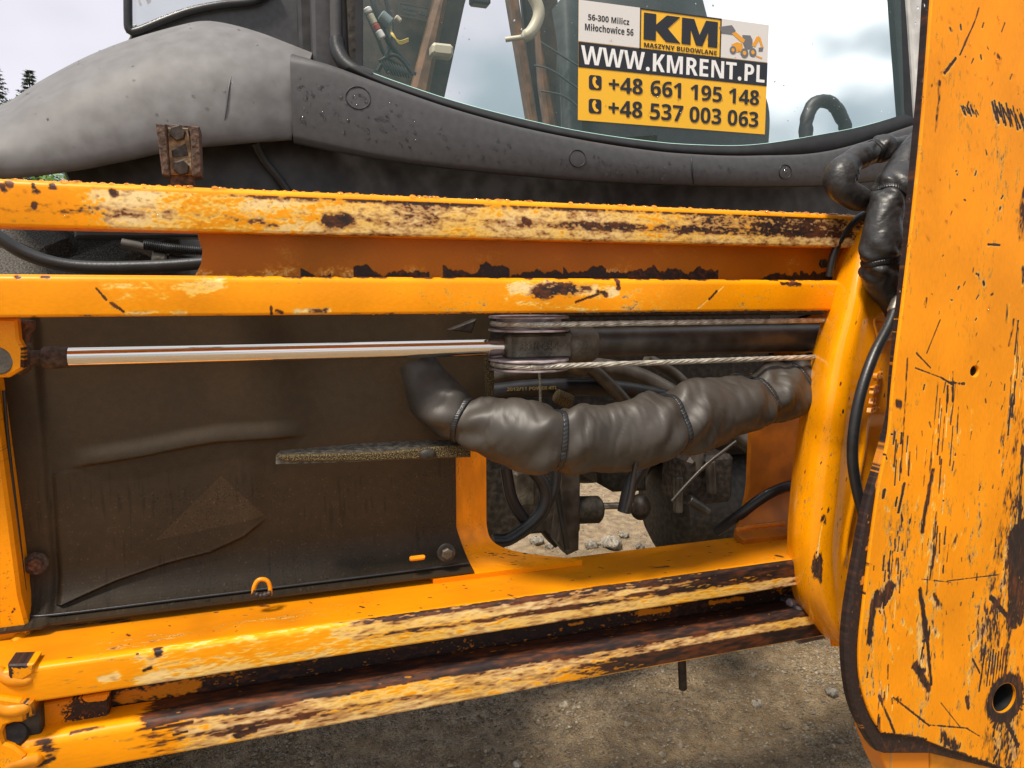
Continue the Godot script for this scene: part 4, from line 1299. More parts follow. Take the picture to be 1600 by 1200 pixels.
func cab(loader: Node3D) -> void:
	# mudguard: one bulging moulded shell over the wheel
	var ctrl := [
		[Vector3(-0.4739, 1.2697, -0.43), Vector3(-0.3957, 1.2665, -0.43), Vector3(-0.341, 1.2733, -0.43), Vector3(-0.275, 1.287, -0.43), Vector3(-0.2065, 1.3054, -0.43), Vector3(-0.1255, 1.3283, -0.43), Vector3(-0.0206, 1.3456, -0.43), Vector3(0.0626, 1.3565, -0.43)],
		[Vector3(-0.4645, 1.272, -0.403), Vector3(-0.3864, 1.2683, -0.398), Vector3(-0.3318, 1.2743, -0.393), Vector3(-0.2665, 1.287, -0.388), Vector3(-0.2001, 1.305, -0.388), Vector3(-0.122, 1.3271, -0.393), Vector3(-0.02, 1.3449, -0.403), Vector3(0.0625, 1.36, -0.425)],
		[Vector3(-0.4611, 1.3017, -0.4), Vector3(-0.3829, 1.3045, -0.395), Vector3(-0.3279, 1.3208, -0.39), Vector3(-0.2622, 1.346, -0.385), Vector3(-0.196, 1.3688, -0.385), Vector3(-0.1186, 1.3901, -0.39), Vector3(-0.0176, 1.4002, -0.4), Vector3(0.0729, 1.4041, -0.425)],
		[Vector3(-0.4736, 1.3387, -0.445), Vector3(-0.3921, 1.3553, -0.44), Vector3(-0.3333, 1.3867, -0.43), Vector3(-0.2653, 1.4231, -0.424), Vector3(-0.1972, 1.4537, -0.424), Vector3(-0.1177, 1.4837, -0.43), Vector3(-0.0147, 1.4846, -0.428), Vector3(0.0891, 1.4686, -0.438)],
		[Vector3(-0.51, 1.3754, -0.56), Vector3(-0.4228, 1.4056, -0.56), Vector3(-0.3613, 1.4498, -0.56), Vector3(-0.288, 1.497, -0.56), Vector3(-0.2134, 1.5355, -0.56), Vector3(-0.1259, 1.5706, -0.56), Vector3(-0.0697, 1.5804, -0.55), Vector3(0.009, 1.5654, -0.53), Vector3(0.1072, 1.5295, -0.5)],
		[Vector3(-0.5425, 1.3966, -0.66), Vector3(-0.4499, 1.4264, -0.66), Vector3(-0.3844, 1.4735, -0.66), Vector3(-0.3065, 1.5238, -0.66), Vector3(-0.2271, 1.5647, -0.66), Vector3(-0.134, 1.6009, -0.66), Vector3(-0.0738, 1.607, -0.64), Vector3(0.0092, 1.584, -0.6), Vector3(0.1086, 1.5355, -0.54)],
		[Vector3(-0.6074, 1.3985, -0.85), Vector3(-0.504, 1.4311, -0.85), Vector3(-0.4309, 1.482, -0.85), Vector3(-0.344, 1.535, -0.85), Vector3(-0.2553, 1.5802, -0.85), Vector3(-0.1518, 1.6131, -0.85), Vector3(0.0083, 1.594, -0.8), Vector3(0.1182, 1.53, -0.7)]]
	var st := mb()
	guard_rows = surface(ctrl, 70, 60)
	shell(st, guard_rows, 0.006)
	var guard := part("mudguard", st, M.fender, loader, "faded grey moulded mudguard with dusty streaks")
	st = mb()
	tube(st, spline([Vector3(-0.0069, 1.5632, -0.525), Vector3(-0.0164, 1.5096, -0.455), Vector3(-0.0298, 1.4735, -0.424), Vector3(-0.039, 1.4342, -0.403), Vector3(-0.0457, 1.3891, -0.393), Vector3(-0.0524, 1.3577, -0.397)], 30), func(i, _a): return 0.0022 * sin(PI * (i + 1.0) / 32.0), 6)
	part("scuff_ridge", st, M.trim, guard)
	# dark trim under the window
	ctrl = [
		[Vector3(0.0659, 1.3516, -0.4325), Vector3(0.1336, 1.3389, -0.4211), Vector3(0.2249, 1.3261, -0.4088), Vector3(0.344, 1.3156, -0.3978), Vector3(0.4699, 1.3091, -0.3915), Vector3(0.6045, 1.3044, -0.39), Vector3(0.748, 1.3048, -0.39), Vector3(0.8692, 1.3064, -0.39), Vector3(1.0296, 1.311, -0.39), Vector3(1.2372, 1.3248, -0.3915), Vector3(1.5093, 1.3595, -0.4016)],
		[Vector3(0.0646, 1.3604, -0.4207), Vector3(0.1328, 1.3469, -0.4091), Vector3(0.2232, 1.332, -0.3968), Vector3(0.3411, 1.3206, -0.3858), Vector3(0.4659, 1.3132, -0.3795), Vector3(0.5992, 1.3074, -0.378), Vector3(0.7414, 1.3079, -0.378), Vector3(0.8616, 1.3097, -0.378), Vector3(1.0205, 1.3144, -0.378), Vector3(1.2262, 1.3283, -0.3795), Vector3(1.4956, 1.366, -0.3896)],
		[Vector3(0.0635, 1.4298, -0.4154), Vector3(0.1298, 1.4148, -0.4038), Vector3(0.2235, 1.3921, -0.3908), Vector3(0.3402, 1.3705, -0.3798), Vector3(0.4638, 1.355, -0.3735), Vector3(0.5962, 1.3432, -0.372), Vector3(0.7374, 1.3373, -0.372), Vector3(0.8568, 1.3372, -0.372), Vector3(1.0146, 1.3428, -0.372), Vector3(1.2185, 1.3633, -0.3735), Vector3(1.4843, 1.4202, -0.3836)],
		[Vector3(0.0638, 1.4926, -0.4218), Vector3(0.1279, 1.4824, -0.4105), Vector3(0.2257, 1.4521, -0.3968), Vector3(0.3422, 1.4203, -0.3858), Vector3(0.4659, 1.3965, -0.3795), Vector3(0.5984, 1.3798, -0.378), Vector3(0.74, 1.3687, -0.378), Vector3(0.8596, 1.3668, -0.378), Vector3(1.0177, 1.372, -0.378), Vector3(1.2217, 1.3965, -0.3795), Vector3(1.486, 1.4753, -0.3896)],
		[Vector3(0.0681, 1.5081, -0.4361), Vector3(0.1294, 1.4922, -0.4255), Vector3(0.2282, 1.4617, -0.4118), Vector3(0.3459, 1.4286, -0.4008), Vector3(0.4709, 1.4035, -0.3945), Vector3(0.6049, 1.3868, -0.393), Vector3(0.7479, 1.3757, -0.393), Vector3(0.8689, 1.3726, -0.393), Vector3(1.0286, 1.3792, -0.393), Vector3(1.2348, 1.4027, -0.3945), Vector3(1.5017, 1.484, -0.4046)]]
	trim_rows = surface(ctrl, 120, 24)
	st = mb()
	shell(st, trim_rows, 0.008)
	var trim := part("window_trim", st, M.trim, loader, "dark grey plastic trim curving below the rear window")
	for c in [[Vector3(0.1789, 1.4319, -0.3941), 0.0215], [Vector3(0.5992, 1.3454, -0.3695), 0.0175], [Vector3(1.0921, 1.3451, -0.3695), 0.016]]:
		st = mb()
		var rp := PackedVector3Array()
		for k in 33:
			var q: Vector3 = c[0] + Vector3(cos(TAU * k / 32) * c[1], sin(TAU * k / 32) * c[1] * 0.92, 0)
			rp.append(Vector3(q.x, q.y, depth_on(trim_rows, q.x, q.y) + 0.0004))
		tube(st, rp, 0.0011, 6, false)
		part("moulded_circle", st, M.black, trim)
	st = mb()
	tube(st, spline([Vector3(0.8606, 1.3672, -0.3795), Vector3(0.858, 1.3489, -0.372), Vector3(0.8595, 1.3307, -0.371), Vector3(0.8678, 1.3087, -0.378)], 16), 0.0016, 6)
	part("trim_joint", st, M.black, trim)
	# rubber seal, pane, its green edge
	var low := [Vector3(0.1931, 1.492, -0.4315), Vector3(0.2309, 1.4783, -0.4268), Vector3(0.3498, 1.4464, -0.4158), Vector3(0.476, 1.4227, -0.4095), Vector3(0.6112, 1.405, -0.408), Vector3(0.7556, 1.3956, -0.408), Vector3(0.8776, 1.3942, -0.408), Vector3(1.0387, 1.4042, -0.408), Vector3(1.2456, 1.4442, -0.4095), Vector3(1.3571, 1.4711, -0.4127), Vector3(1.4605, 1.5012, -0.4169)]
	st = mb()
	shell(st, surface([
		[Vector3(0.1616, 1.4847, -0.4317), Vector3(0.2299, 1.4601, -0.4228), Vector3(0.3486, 1.4267, -0.4118), Vector3(0.4747, 1.4013, -0.4055), Vector3(0.6097, 1.3842, -0.404), Vector3(0.7539, 1.3729, -0.404), Vector3(0.8759, 1.3696, -0.404), Vector3(1.037, 1.3762, -0.404), Vector3(1.245, 1.3982, -0.4055), Vector3(1.3563, 1.4284, -0.4087), Vector3(1.5142, 1.4783, -0.4156)],
		[Vector3(0.1669, 1.4923, -0.4249), Vector3(0.2291, 1.4676, -0.4168), Vector3(0.3472, 1.4357, -0.4058), Vector3(0.4726, 1.4107, -0.3995), Vector3(0.607, 1.3941, -0.398), Vector3(0.7504, 1.3844, -0.398), Vector3(0.8717, 1.3815, -0.398), Vector3(1.0319, 1.3898, -0.398), Vector3(1.2381, 1.4221, -0.3995), Vector3(1.3488, 1.4512, -0.4027), Vector3(1.4856, 1.4925, -0.4086)],
		[Vector3(0.1916, 1.4922, -0.4287), Vector3(0.2305, 1.4786, -0.4238), Vector3(0.3491, 1.4468, -0.4128), Vector3(0.475, 1.4232, -0.4065), Vector3(0.6099, 1.4056, -0.405), Vector3(0.7539, 1.3962, -0.405), Vector3(0.8757, 1.3948, -0.405), Vector3(1.0364, 1.4049, -0.405), Vector3(1.2429, 1.4449, -0.4065), Vector3(1.3541, 1.4717, -0.4097), Vector3(1.4592, 1.5034, -0.414)]], 80, 8), 0.004)
	part("window_seal", st, M.black, loader)
	glass_rows = surface([low, [Vector3(0.2003, 1.7881, -0.4315), Vector3(0.2375, 1.7919, -0.4268), Vector3(0.3537, 1.8052, -0.4158), Vector3(0.476, 1.8217, -0.4095), Vector3(0.6062, 1.8418, -0.408), Vector3(0.7445, 1.8639, -0.408), Vector3(0.8611, 1.8824, -0.408), Vector3(1.0148, 1.907, -0.408), Vector3(1.2134, 1.9394, -0.4095), Vector3(1.3209, 1.958, -0.4127), Vector3(1.3998, 1.9721, -0.4159)]], 80, 30)
	st = mb()
	grid(st, glass_rows)
	var pane := part("rear_window", st, M.glass, loader, "curved greenish rear window speckled with rain")
	st = mb()
	tube(st, spline(low, 90), 0.0022, 8)
	part("glass_edge", st, M.glass_edge, pane)
	st = mb()
	flat(st, [Vector3(0.1882, 1.788, -0.4352), Vector3(0.2006, 1.7891, -0.4335), Vector3(0.1934, 1.4949, -0.4335), Vector3(0.1809, 1.4987, -0.4352)], -0.436, -0.440, 0.0005)
	part("black_border", st, M.black, pane)
	sticker(loader, pane)
	# right side: black seal and pale pillar
	st = mb()
	flat(st, [Vector3(1.403, 1.8359, -0.4156), Vector3(1.4382, 1.8413, -0.4172), Vector3(1.5008, 1.4899, -0.4188), Vector3(1.4685, 1.4784, -0.4172)], -0.425, -0.445, 0.003)
	part("pillar_seal", st, M.black, loader)
	st = mb()
	flat(st, [Vector3(1.4677, 1.8584, -0.45), Vector3(1.5971, 1.8759, -0.45), Vector3(1.6385, 1.4369, -0.45), Vector3(1.5298, 1.4986, -0.45)], -0.447, -0.462, 0.004)
	part("cab_pillar", st, M.frame_light, loader, "pale right pillar of the cab")
	# left corner of the cab
	st = mb()
	flat(st, [Vector3(-0.3012, 1.5313, -0.75), Vector3(-0.2418, 1.5895, -0.75), Vector3(-0.2312, 1.6106, -0.75), Vector3(-0.1624, 1.6458, -0.75), Vector3(-0.0771, 1.6784, -0.75), Vector3(0.0129, 1.7019, -0.75), Vector3(0.0661, 1.7266, -0.75), Vector3(0.0843, 1.7915, -0.75), Vector3(0.1218, 1.7965, -0.75), Vector3(0.1122, 1.5016, -0.75), Vector3(-0.3065, 1.4431, -0.75)], -0.745, -0.78, 0.004)
	part("cab_side", st, M.trim, loader, "dark lower side of the cab behind the mudguard")
	st = mb()
	flat(st, [Vector3(-0.2269, 1.7494, -0.75), Vector3(-0.2347, 1.6102, -0.75), Vector3(-0.1624, 1.6458, -0.75), Vector3(-0.0771, 1.6784, -0.75), Vector3(0.0129, 1.7019, -0.75), Vector3(0.0661, 1.7266, -0.75), Vector3(0.0843, 1.7915, -0.75)], -0.759, -0.763, 0.0005)
	var side := part("side_window", st, M.glass, loader, "small side window above the mudguard")
	st = mb()

	flat(st, [Vector3(-0.2197, 1.6865, -0.757), Vector3(-0.2149, 1.6871, -0.757), Vector3(-0.2099, 1.6702, -0.757), Vector3(-0.2148, 1.6684, -0.757)], -0.7570, -0.7575, 0.0002)
	flat(st, [Vector3(-0.2066, 1.6881, -0.757), Vector3(-0.1922, 1.6899, -0.757), Vector3(-0.1928, 1.6785, -0.757), Vector3(-0.1991, 1.6728, -0.757), Vector3(-0.2011, 1.6788, -0.757)], -0.7570, -0.7575, 0.0002)
	part("white_lettering", st, M.white, side)
	st = mb()
	tube(st, spline([Vector3(-0.227, 1.7676, -0.735), Vector3(-0.234, 1.645, -0.735), Vector3(-0.2335, 1.613, -0.735), Vector3(-0.2196, 1.6108, -0.735), Vector3(-0.161, 1.6409, -0.735), Vector3(-0.1139, 1.6626, -0.735), Vector3(-0.0575, 1.6806, -0.735), Vector3(0.0129, 1.6979, -0.735), Vector3(0.0529, 1.7298, -0.735)], 60), 0.0085, 12)
	part("window_seal", st, M.rubber, loader)
	st = mb()
	flat(st, [Vector3(-0.243, 1.6406, -0.8), Vector3(-0.2271, 1.6423, -0.8), Vector3(-0.23, 1.5905, -0.8), Vector3(-0.2435, 1.5891, -0.8)], -0.79, -0.82, 0.003)
	part("hinge_post", st, M.frame_light, loader)
	st = mb()
	flat(st, [Vector3(0.0878, 1.7391, -0.56), Vector3(0.1261, 1.7445, -0.56), Vector3(0.1253, 1.4823, -0.56), Vector3(0.0886, 1.4792, -0.56)], -0.55, -0.60, 0.006)
	part("cab_pillar", st, M.body, loader)
	st = mb()
	flat(st, [Vector3(0.1109, 1.7175, -0.5), Vector3(0.1849, 1.7278, -0.5), Vector3(0.1931, 1.4848, -0.5), Vector3(0.109, 1.4775, -0.5)], -0.495, -0.56, 0.006)
	part("corner_panel", st, M.trim, loader)
	st = mb()
	flat(st, [Vector3(0.1683, 1.7172, -0.48), Vector3(0.2037, 1.7222, -0.48), Vector3(0.1983, 1.5012, -0.48), Vector3(0.1733, 1.5082, -0.48)], -0.462, -0.485, 0.002)
	part("inner_post", st, M.grime, loader)
	st = mb()
	tube(st, spline([Vector3(0.1533, 1.711, -0.47), Vector3(0.1519, 1.6216, -0.47), Vector3(0.1511, 1.5536, -0.47), Vector3(0.1528, 1.5454, -0.465)], 24), 0.0115, 14)
	part("drain_pipe", st, M.trim, loader)
	st = mb()
	tube(st, spline([Vector3(0.1505, 1.5497, -0.465), Vector3(0.1518, 1.5302, -0.46), Vector3(0.1618, 1.5056, -0.45), Vector3(0.1812, 1.4887, -0.44), Vector3(0.2085, 1.4785, -0.435)], 24), 0.0145, 14)
	part("pipe_elbow", st, M.rubber, loader)
	# dark bulkhead and floor below the trim
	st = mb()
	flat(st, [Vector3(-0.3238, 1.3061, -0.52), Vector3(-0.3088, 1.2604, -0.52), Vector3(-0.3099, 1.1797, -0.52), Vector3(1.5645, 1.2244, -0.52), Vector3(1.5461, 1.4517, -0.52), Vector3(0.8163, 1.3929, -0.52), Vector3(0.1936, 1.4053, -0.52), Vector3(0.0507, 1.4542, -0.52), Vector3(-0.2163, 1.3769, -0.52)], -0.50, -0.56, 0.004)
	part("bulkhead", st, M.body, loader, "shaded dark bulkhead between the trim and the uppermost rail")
	st = mb()
	tube(st, spline([Vector3(-0.0012, 1.3543, -0.47), Vector3(0.0133, 1.3272, -0.48), Vector3(0.044, 1.2895, -0.49), Vector3(0.0771, 1.2374, -0.49)], 20), 0.008, 8)
	part("bulkhead_rib", st, M.body, loader)
	st = mb()
	box(st, Vector3(0.87, 1.30, -0.88), Vector3(1.5, 0.16, 0.64), 0.01)
	part("cab_floor", st, M.body, loader)
	interior(loader)

func sticker(loader: Node3D, pane: MeshInstance3D) -> void:
	var tl := Vector3(0.6065, 1.6537, -0.4068)
	var tr := Vector3(1.0503, 1.6574, -0.4068)
	var br := Vector3(1.0718, 1.4279, -0.4068)
	var bl := Vector3(0.6216, 1.4279, -0.4068)
	var ex := ((tr - tl) + (br - bl)).normalized()
	var ey := ((tl - bl) + (tr - br)).normalized()
	ey = (ey - ex * ex.dot(ey)).normalized()
	var wide := ((tr - tl).length() + (br - bl).length()) * 0.5
	var high := ((tl - bl).length() + (tr - br).length()) * 0.5
	var o := (tl + tr + br + bl) * 0.25
	var fr := Transform3D(Basis(ex, ey, Vector3(0, 0, 1)), o)
	# a place on the print: u to the right, v downwards, both 0..1
	var at := func(u: float, v: float, lift: float) -> Transform3D: return Transform3D(fr.basis, fr * Vector3((u - 0.5) * wide, (0.5 - v) * high, lift))
	var ink := plain(lin(0.016, 0.017, 0.022), 0.35)
	var paper := plain(lin(0.72, 0.70, 0.68), 0.4)
	var amber := plain(lin(0.92, 0.50, 0.022), 0.38)
	var snow := plain(lin(0.85, 0.85, 0.85), 0.4)
	var patch := func(called: String, u0: float, v0: float, u1: float, v1: float, lift: float, m: Material, parent: Node3D) -> MeshInstance3D:
		var st := mb()
		XF = at.call((u0 + u1) * 0.5, (v0 + v1) * 0.5, lift)
		box(st, Vector3.ZERO, Vector3((u1 - u0) * wide, (v1 - v0) * high, 0.0004), 0.0001)
		XF = Transform3D()
		return part(called, st, m, parent)
	patch.call("sticker_sheet", 0.0, 0.0, 1.0, 1.0, 0.0, amber, pane).set_meta("label", "rental firm's printed sticker on the rear window")
	var b := "sticker_print"
	patch.call(b, 0.0, 0.0, 0.305, 0.34, 0.0006, paper, pane)
	patch.call(b, 0.735, 0.0, 1.0, 0.34, 0.0006, paper, pane)
	patch.call(b, 0.0, 0.345, 1.0, 0.555, 0.0007, ink, pane)
	for e in [[0.302, 0.0, 0.308, 0.355], [0.727, 0.0, 0.733, 0.355], [0.302, 0.0, 0.733, 0.012], [0.302, 0.34, 0.733, 0.356]]: patch.call(b, e[0], e[1], e[2], e[3], 0.0008, ink, pane)
	var tx := func(s: String, u0: float, v0: float, u1: float, v1: float, m: Material) -> void:
		text_part("lettering", s, m, pane, at.call((u0 + u1) * 0.5, (v0 + v1) * 0.5, 0.0011), (u1 - u0) * wide, (v1 - v0) * high, 0.0003)
	tx.call("56-300 Milicz", 0.045, 0.105, 0.248, 0.158, ink)
	tx.call("Miłochowice 56", 0.030, 0.185, 0.270, 0.245, ink)
	tx.call("MASZYNY BUDOWLANE", 0.325, 0.288, 0.712, 0.328, ink)
	tx.call("WWW.KMRENT.PL", 0.012, 0.372, 0.985, 0.530, snow)
	tx.call("+48 661 195 148", 0.150, 0.602, 0.958, 0.742, ink)
	tx.call("+48 537 003 063", 0.150, 0.800, 0.958, 0.945, ink)
	# KM emblem, cut as heavy slabs
	var glyph := func(pts: Array) -> void:
		var st := mb()
		XF = at.call(0.5, 0.5, 0.0012)
		var o2 := []
		for p in pts: o2.append(Vector2((p[0] - 0.5) * wide, (0.5 - p[1]) * high))
		prism(st, o2, 0.0, -0.0004, 0.0001)
		XF = Transform3D()
		part("emblem", st, ink, pane)
	glyph.call([[0.322, 0.035], [0.385, 0.035], [0.385, 0.125], [0.440, 0.035], [0.510, 0.035], [0.446, 0.145], [0.514, 0.262], [0.438, 0.262], [0.385, 0.170], [0.385, 0.262], [0.322, 0.262]])
	glyph.call([[0.520, 0.035], [0.585, 0.035], [0.615, 0.165], [0.648, 0.035], [0.713, 0.035], [0.713, 0.262], [0.662, 0.262], [0.662, 0.130], [0.632, 0.262], [0.598, 0.262], [0.568, 0.130], [0.568, 0.262], [0.520, 0.262]])
	# two handset signs
	for v in [0.672, 0.872]:
		var st := mb()
		XF = at.call(0.083, v, 0.0010)
		var rr := 0.014
		var q := []
		for k in 4:
			var c := Vector2((-1 if k in [1, 2] else 1) * 0.0055, (1 if k < 2 else -1) * 0.0055) * 1.6
			q.append_array(arc(c, rr - 0.0088, k * 90.0, k * 90.0 + 90.0, 4))
		prism(st, q, 0.0, -0.0003, 0.0001)
		part("handset_sign", st, ink, pane)
		st = mb()
		XF = at.call(0.083, v, 0.0016)
		prism(st, [Vector2(-0.004, 0.010), Vector2(0.000, 0.0115), Vector2(0.003, 0.006), Vector2(0.0005, 0.004), Vector2(0.0, 0.0), Vector2(0.003, -0.005), Vector2(0.006, -0.0055), Vector2(0.008, -0.0085), Vector2(0.004, -0.0115), Vector2(-0.002, -0.009), Vector2(-0.006, -0.002), Vector2(-0.0065, 0.005)], 0.0, -0.0003, 0.0001)
		XF = Transform3D()
		part("handset", st, amber, pane)
	# small printed picture of a digging machine
	var pic := func(pts: Array, m: Material, lift: float) -> void:
		var st := mb()
		XF = at.call(0.5, 0.5, lift)
		var o2 := []
		for p in pts: o2.append(Vector2((p[0] - 0.5) * wide, (0.5 - p[1]) * high))
		prism(st, o2, 0.0, -0.0002, 0.0001)
		XF = Transform3D()
		part("printed_machine", st, m, pane)
	var grey := plain(lin(0.16, 0.16, 0.17), 0.4)
	var orange := plain(lin(0.80, 0.36, 0.03), 0.4)
	pic.call([[0.720, 0.075], [0.790, 0.045], [0.812, 0.090], [0.805, 0.130], [0.735, 0.130]], grey, 0.0013)
	pic.call([[0.790, 0.120], [0.812, 0.100], [0.866, 0.160], [0.858, 0.190], [0.838, 0.178]], orange, 0.0014)
	pic.call([[0.790, 0.215], [0.820, 0.190], [0.852, 0.195], [0.860, 0.270], [0.800, 0.285]], orange, 0.0013)
	pic.call([[0.850, 0.120], [0.895, 0.115], [0.908, 0.150], [0.912, 0.235], [0.870, 0.250], [0.856, 0.200]], grey, 0.0012)
	pic.call([[0.905, 0.205], [0.930, 0.120], [0.945, 0.110], [0.950, 0.130], [0.925, 0.215]], orange, 0.0013)
	pic.call([[0.938, 0.125], [0.952, 0.120], [0.972, 0.205], [0.960, 0.215]], orange, 0.0014)
	pic.call([[0.945, 0.215], [0.972, 0.205], [0.968, 0.245], [0.945, 0.250]], grey, 0.0013)
	pic.call([[0.930, 0.285], [0.968, 0.300], [0.966, 0.315], [0.930, 0.300]], orange, 0.0012)
	for c in [[0.800, 0.265, 0.030], [0.865, 0.280, 0.036], [0.912, 0.265, 0.034]]:
		var ring := []
		var hub := []
		for k in 20:
			ring.append([c[0] + cos(TAU * k / 20) * c[2] * 0.62, c[1] + sin(TAU * k / 20) * c[2] * 1.2])
			hub.append([c[0] + cos(TAU * k / 20) * c[2] * 0.28, c[1] + sin(TAU * k / 20) * c[2] * 0.54])
		pic.call(ring, grey, 0.0015)
		pic.call(hub, orange, 0.0018)

func interior(loader: Node3D) -> void:
	var st := mb()
	flat(st, [Vector3(0.1703, 2.0283, -0.95), Vector3(0.4971, 2.0804, -0.95), Vector3(0.4676, 1.8304, -0.95), Vector3(0.3794, 1.5223, -0.95), Vector3(0.1543, 1.5062, -0.95)], -0.95, -1.0, 0.004)
	part("inner_panel", st, M.brown_dark, loader, "dark brown inner side panel seen through the rear window")
	st = mb()
	flat(st, [Vector3(0.4696, 2.043, -0.88), Vector3(0.5944, 2.0629, -0.88), Vector3(0.5181, 1.8115, -0.88), Vector3(0.4473, 1.5123, -0.88), Vector3(0.39, 1.5082, -0.88)], -0.91, -0.95, 0.004)
	part("inner_post", st, M.brown_dark, loader)
	st = mb()
	flat(st, [Vector3(0.5031, 2.0388, -0.86), Vector3(0.5322, 2.0435, -0.86), Vector3(0.4621, 1.7977, -0.86), Vector3(0.4003, 1.5047, -0.86), Vector3(0.346, 1.5008, -0.86), Vector3(0.4066, 1.7168, -0.86)], -0.86, -0.90, 0.012)
	part("inner_post", st, M.brown, loader, "scuffed brown post inside the cab")
	st = mb()
	flat(st, [Vector3(0.594, 2.0722, -0.9), Vector3(0.6416, 2.0798, -0.9), Vector3(0.6626, 1.836, -0.9), Vector3(0.7322, 1.4542, -0.9), Vector3(0.7102, 1.4529, -0.9), Vector3(0.6382, 1.8331, -0.9)], -0.90, -0.94, 0.006)
	part("inner_post", st, M.brown, loader)
	st = mb()
	flat(st, [Vector3(0.6863, 2.1342, -1), Vector3(0.767, 2.1471, -1), Vector3(0.8026, 1.8884, -1), Vector3(0.8395, 1.4424, -1), Vector3(0.7516, 1.4377, -1), Vector3(0.6975, 1.8758, -1)], -0.98, -1.0, 0.006)
	part("inner_post", st, M.brown_dark, loader)
	st = mb()
	flat(st, [Vector3(0.6712, 1.8313, -0.8), Vector3(0.6923, 1.6828, -0.8), Vector3(0.7464, 1.4376, -0.8), Vector3(0.7147, 1.4357, -0.8), Vector3(0.6858, 1.6055, -0.8)], -0.80, -0.83, 0.006)
	part("inner_post", st, M.brown, loader)
	st = mb()
	tube(st, spline([Vector3(0.6085, 1.7892, -0.7), Vector3(0.6308, 1.761, -0.7), Vector3(0.6405, 1.7338, -0.7), Vector3(0.631, 1.7043, -0.7), Vector3(0.6088, 1.6791, -0.7), Vector3(0.565, 1.6721, -0.72)], 24), func(i, _a): return 0.014 if i < 19 else 0.006, 12)
	part("grab_handle", st, M.beige, loader, "beige grab handle inside the cab")
	st = mb()
	box(st, Vector3(0.4063, 1.6245, -0.7), Vector3(0.05, 0.028, 0.03), 0.006)
	part("switch_box", st, M.beige, loader)
	st = mb()
	box(st, Vector3(0.5557, 1.8247, -0.9), Vector3(0.05, 0.03, 0.03), 0.005)
	part("mirror_box", st, M.black, loader)
	# seat: backrest, bolster, cushion edge and armrest
	st = mb()
	var seat_rows := surface([
		[Vector3(0.7568, 1.4323, -0.86), Vector3(0.8819, 1.426, -0.78), Vector3(1.1506, 1.4411, -0.78), Vector3(1.4489, 1.4778, -0.9)],
		[Vector3(0.748, 1.6264, -0.86), Vector3(0.8685, 1.6111, -0.76), Vector3(1.111, 1.6323, -0.76), Vector3(1.4307, 1.6602, -0.9)],
		[Vector3(0.7692, 1.7941, -0.88), Vector3(0.885, 1.7961, -0.8), Vector3(1.0717, 1.8176, -0.8), Vector3(1.2713, 1.8115, -0.92)],
		[Vector3(0.8016, 1.9484, -0.9), Vector3(0.9017, 1.9692, -0.84), Vector3(1.0518, 1.9902, -0.84), Vector3(1.2265, 1.9354, -0.94)]], 24, 24)
	shell(st, seat_rows, 0.08)
	part("seat_back", st, M.seat, loader, "black driver's seat behind the sticker")
	st = mb()
	shell(st, surface([[Vector3(0.7181, 1.4255, -0.74), Vector3(0.7251, 1.4189, -0.7), Vector3(0.7733, 1.4287, -0.74)], [Vector3(0.706, 1.6515, -0.74), Vector3(0.7161, 1.6409, -0.7), Vector3(0.767, 1.6575, -0.74)], [Vector3(0.6964, 1.7681, -0.76), Vector3(0.7164, 1.7929, -0.72), Vector3(0.7768, 1.8595, -0.76)]], 10, 16), 0.03)
	part("seat_bolster", st, M.seat_grey, loader)
	for s in [[Vector3(0.6419, 1.6652, -0.69), Vector3(0.6823, 1.6463, -0.69), Vector3(0.7402, 1.6199, -0.69)], [Vector3(0.6261, 1.6121, -0.69), Vector3(0.6696, 1.6046, -0.69), Vector3(0.7409, 1.5671, -0.69)], [Vector3(0.6424, 1.5558, -0.69), Vector3(0.6996, 1.5489, -0.69), Vector3(0.7498, 1.5204, -0.69)]]:
		st = mb()
		tube(st, spline(s, 14), 0.0022, 6)
		part("seat_piping", st, M.seat_grey, loader)
	# wiring loom with plugs and a small mirror-read label
	var loom := thing("wiring_loom", "loose wiring loom with white, red and grey plugs in the window's left corner", "wiring", Vector3(0.2606, 1.6056, -0.6))
	for s in [[Vector3(0.2337, 1.6901, -0.6), Vector3(0.2509, 1.6423, -0.6), Vector3(0.2771, 1.6007, -0.62), Vector3(0.3171, 1.5607, -0.62), 0.006], [Vector3(0.2278, 1.6589, -0.62), Vector3(0.2505, 1.6108, -0.62), Vector3(0.2698, 1.5743, -0.62), Vector3(0.3307, 1.5463, -0.62), 0.004], [Vector3(0.2674, 1.7051, -0.63), Vector3(0.2823, 1.643, -0.63), Vector3(0.2714, 1.5873, -0.62), Vector3(0.249, 1.544, -0.62), 0.005], [Vector3(0.249, 1.5589, -0.6), Vector3(0.2786, 1.5745, -0.6), Vector3(0.2998, 1.5638, -0.6), Vector3(0.3211, 1.5374, -0.6), 0.004]]:
		st = mb()
		tube(st, spline([s[0], s[1], s[2], s[3]], 24), float(s[4]), 8)
		part("cable", st, M.black, loom)
	for k in 9:
		st = mb()
		var q := k / 8.0
		tube(st, spline([Vector3(0.2518, 1.5642, -0.6) + Vector3(q * 0.05, -q * 0.012, 0), Vector3(0.2586, 1.5482, -0.595) + Vector3(q * 0.05, -q * 0.01, 0), Vector3(0.2671, 1.5351, -0.6) + Vector3(q * 0.045, -q * 0.004, 0)], 8), 0.0022, 6)
		part("corrugation", st, M.rubber, loom)
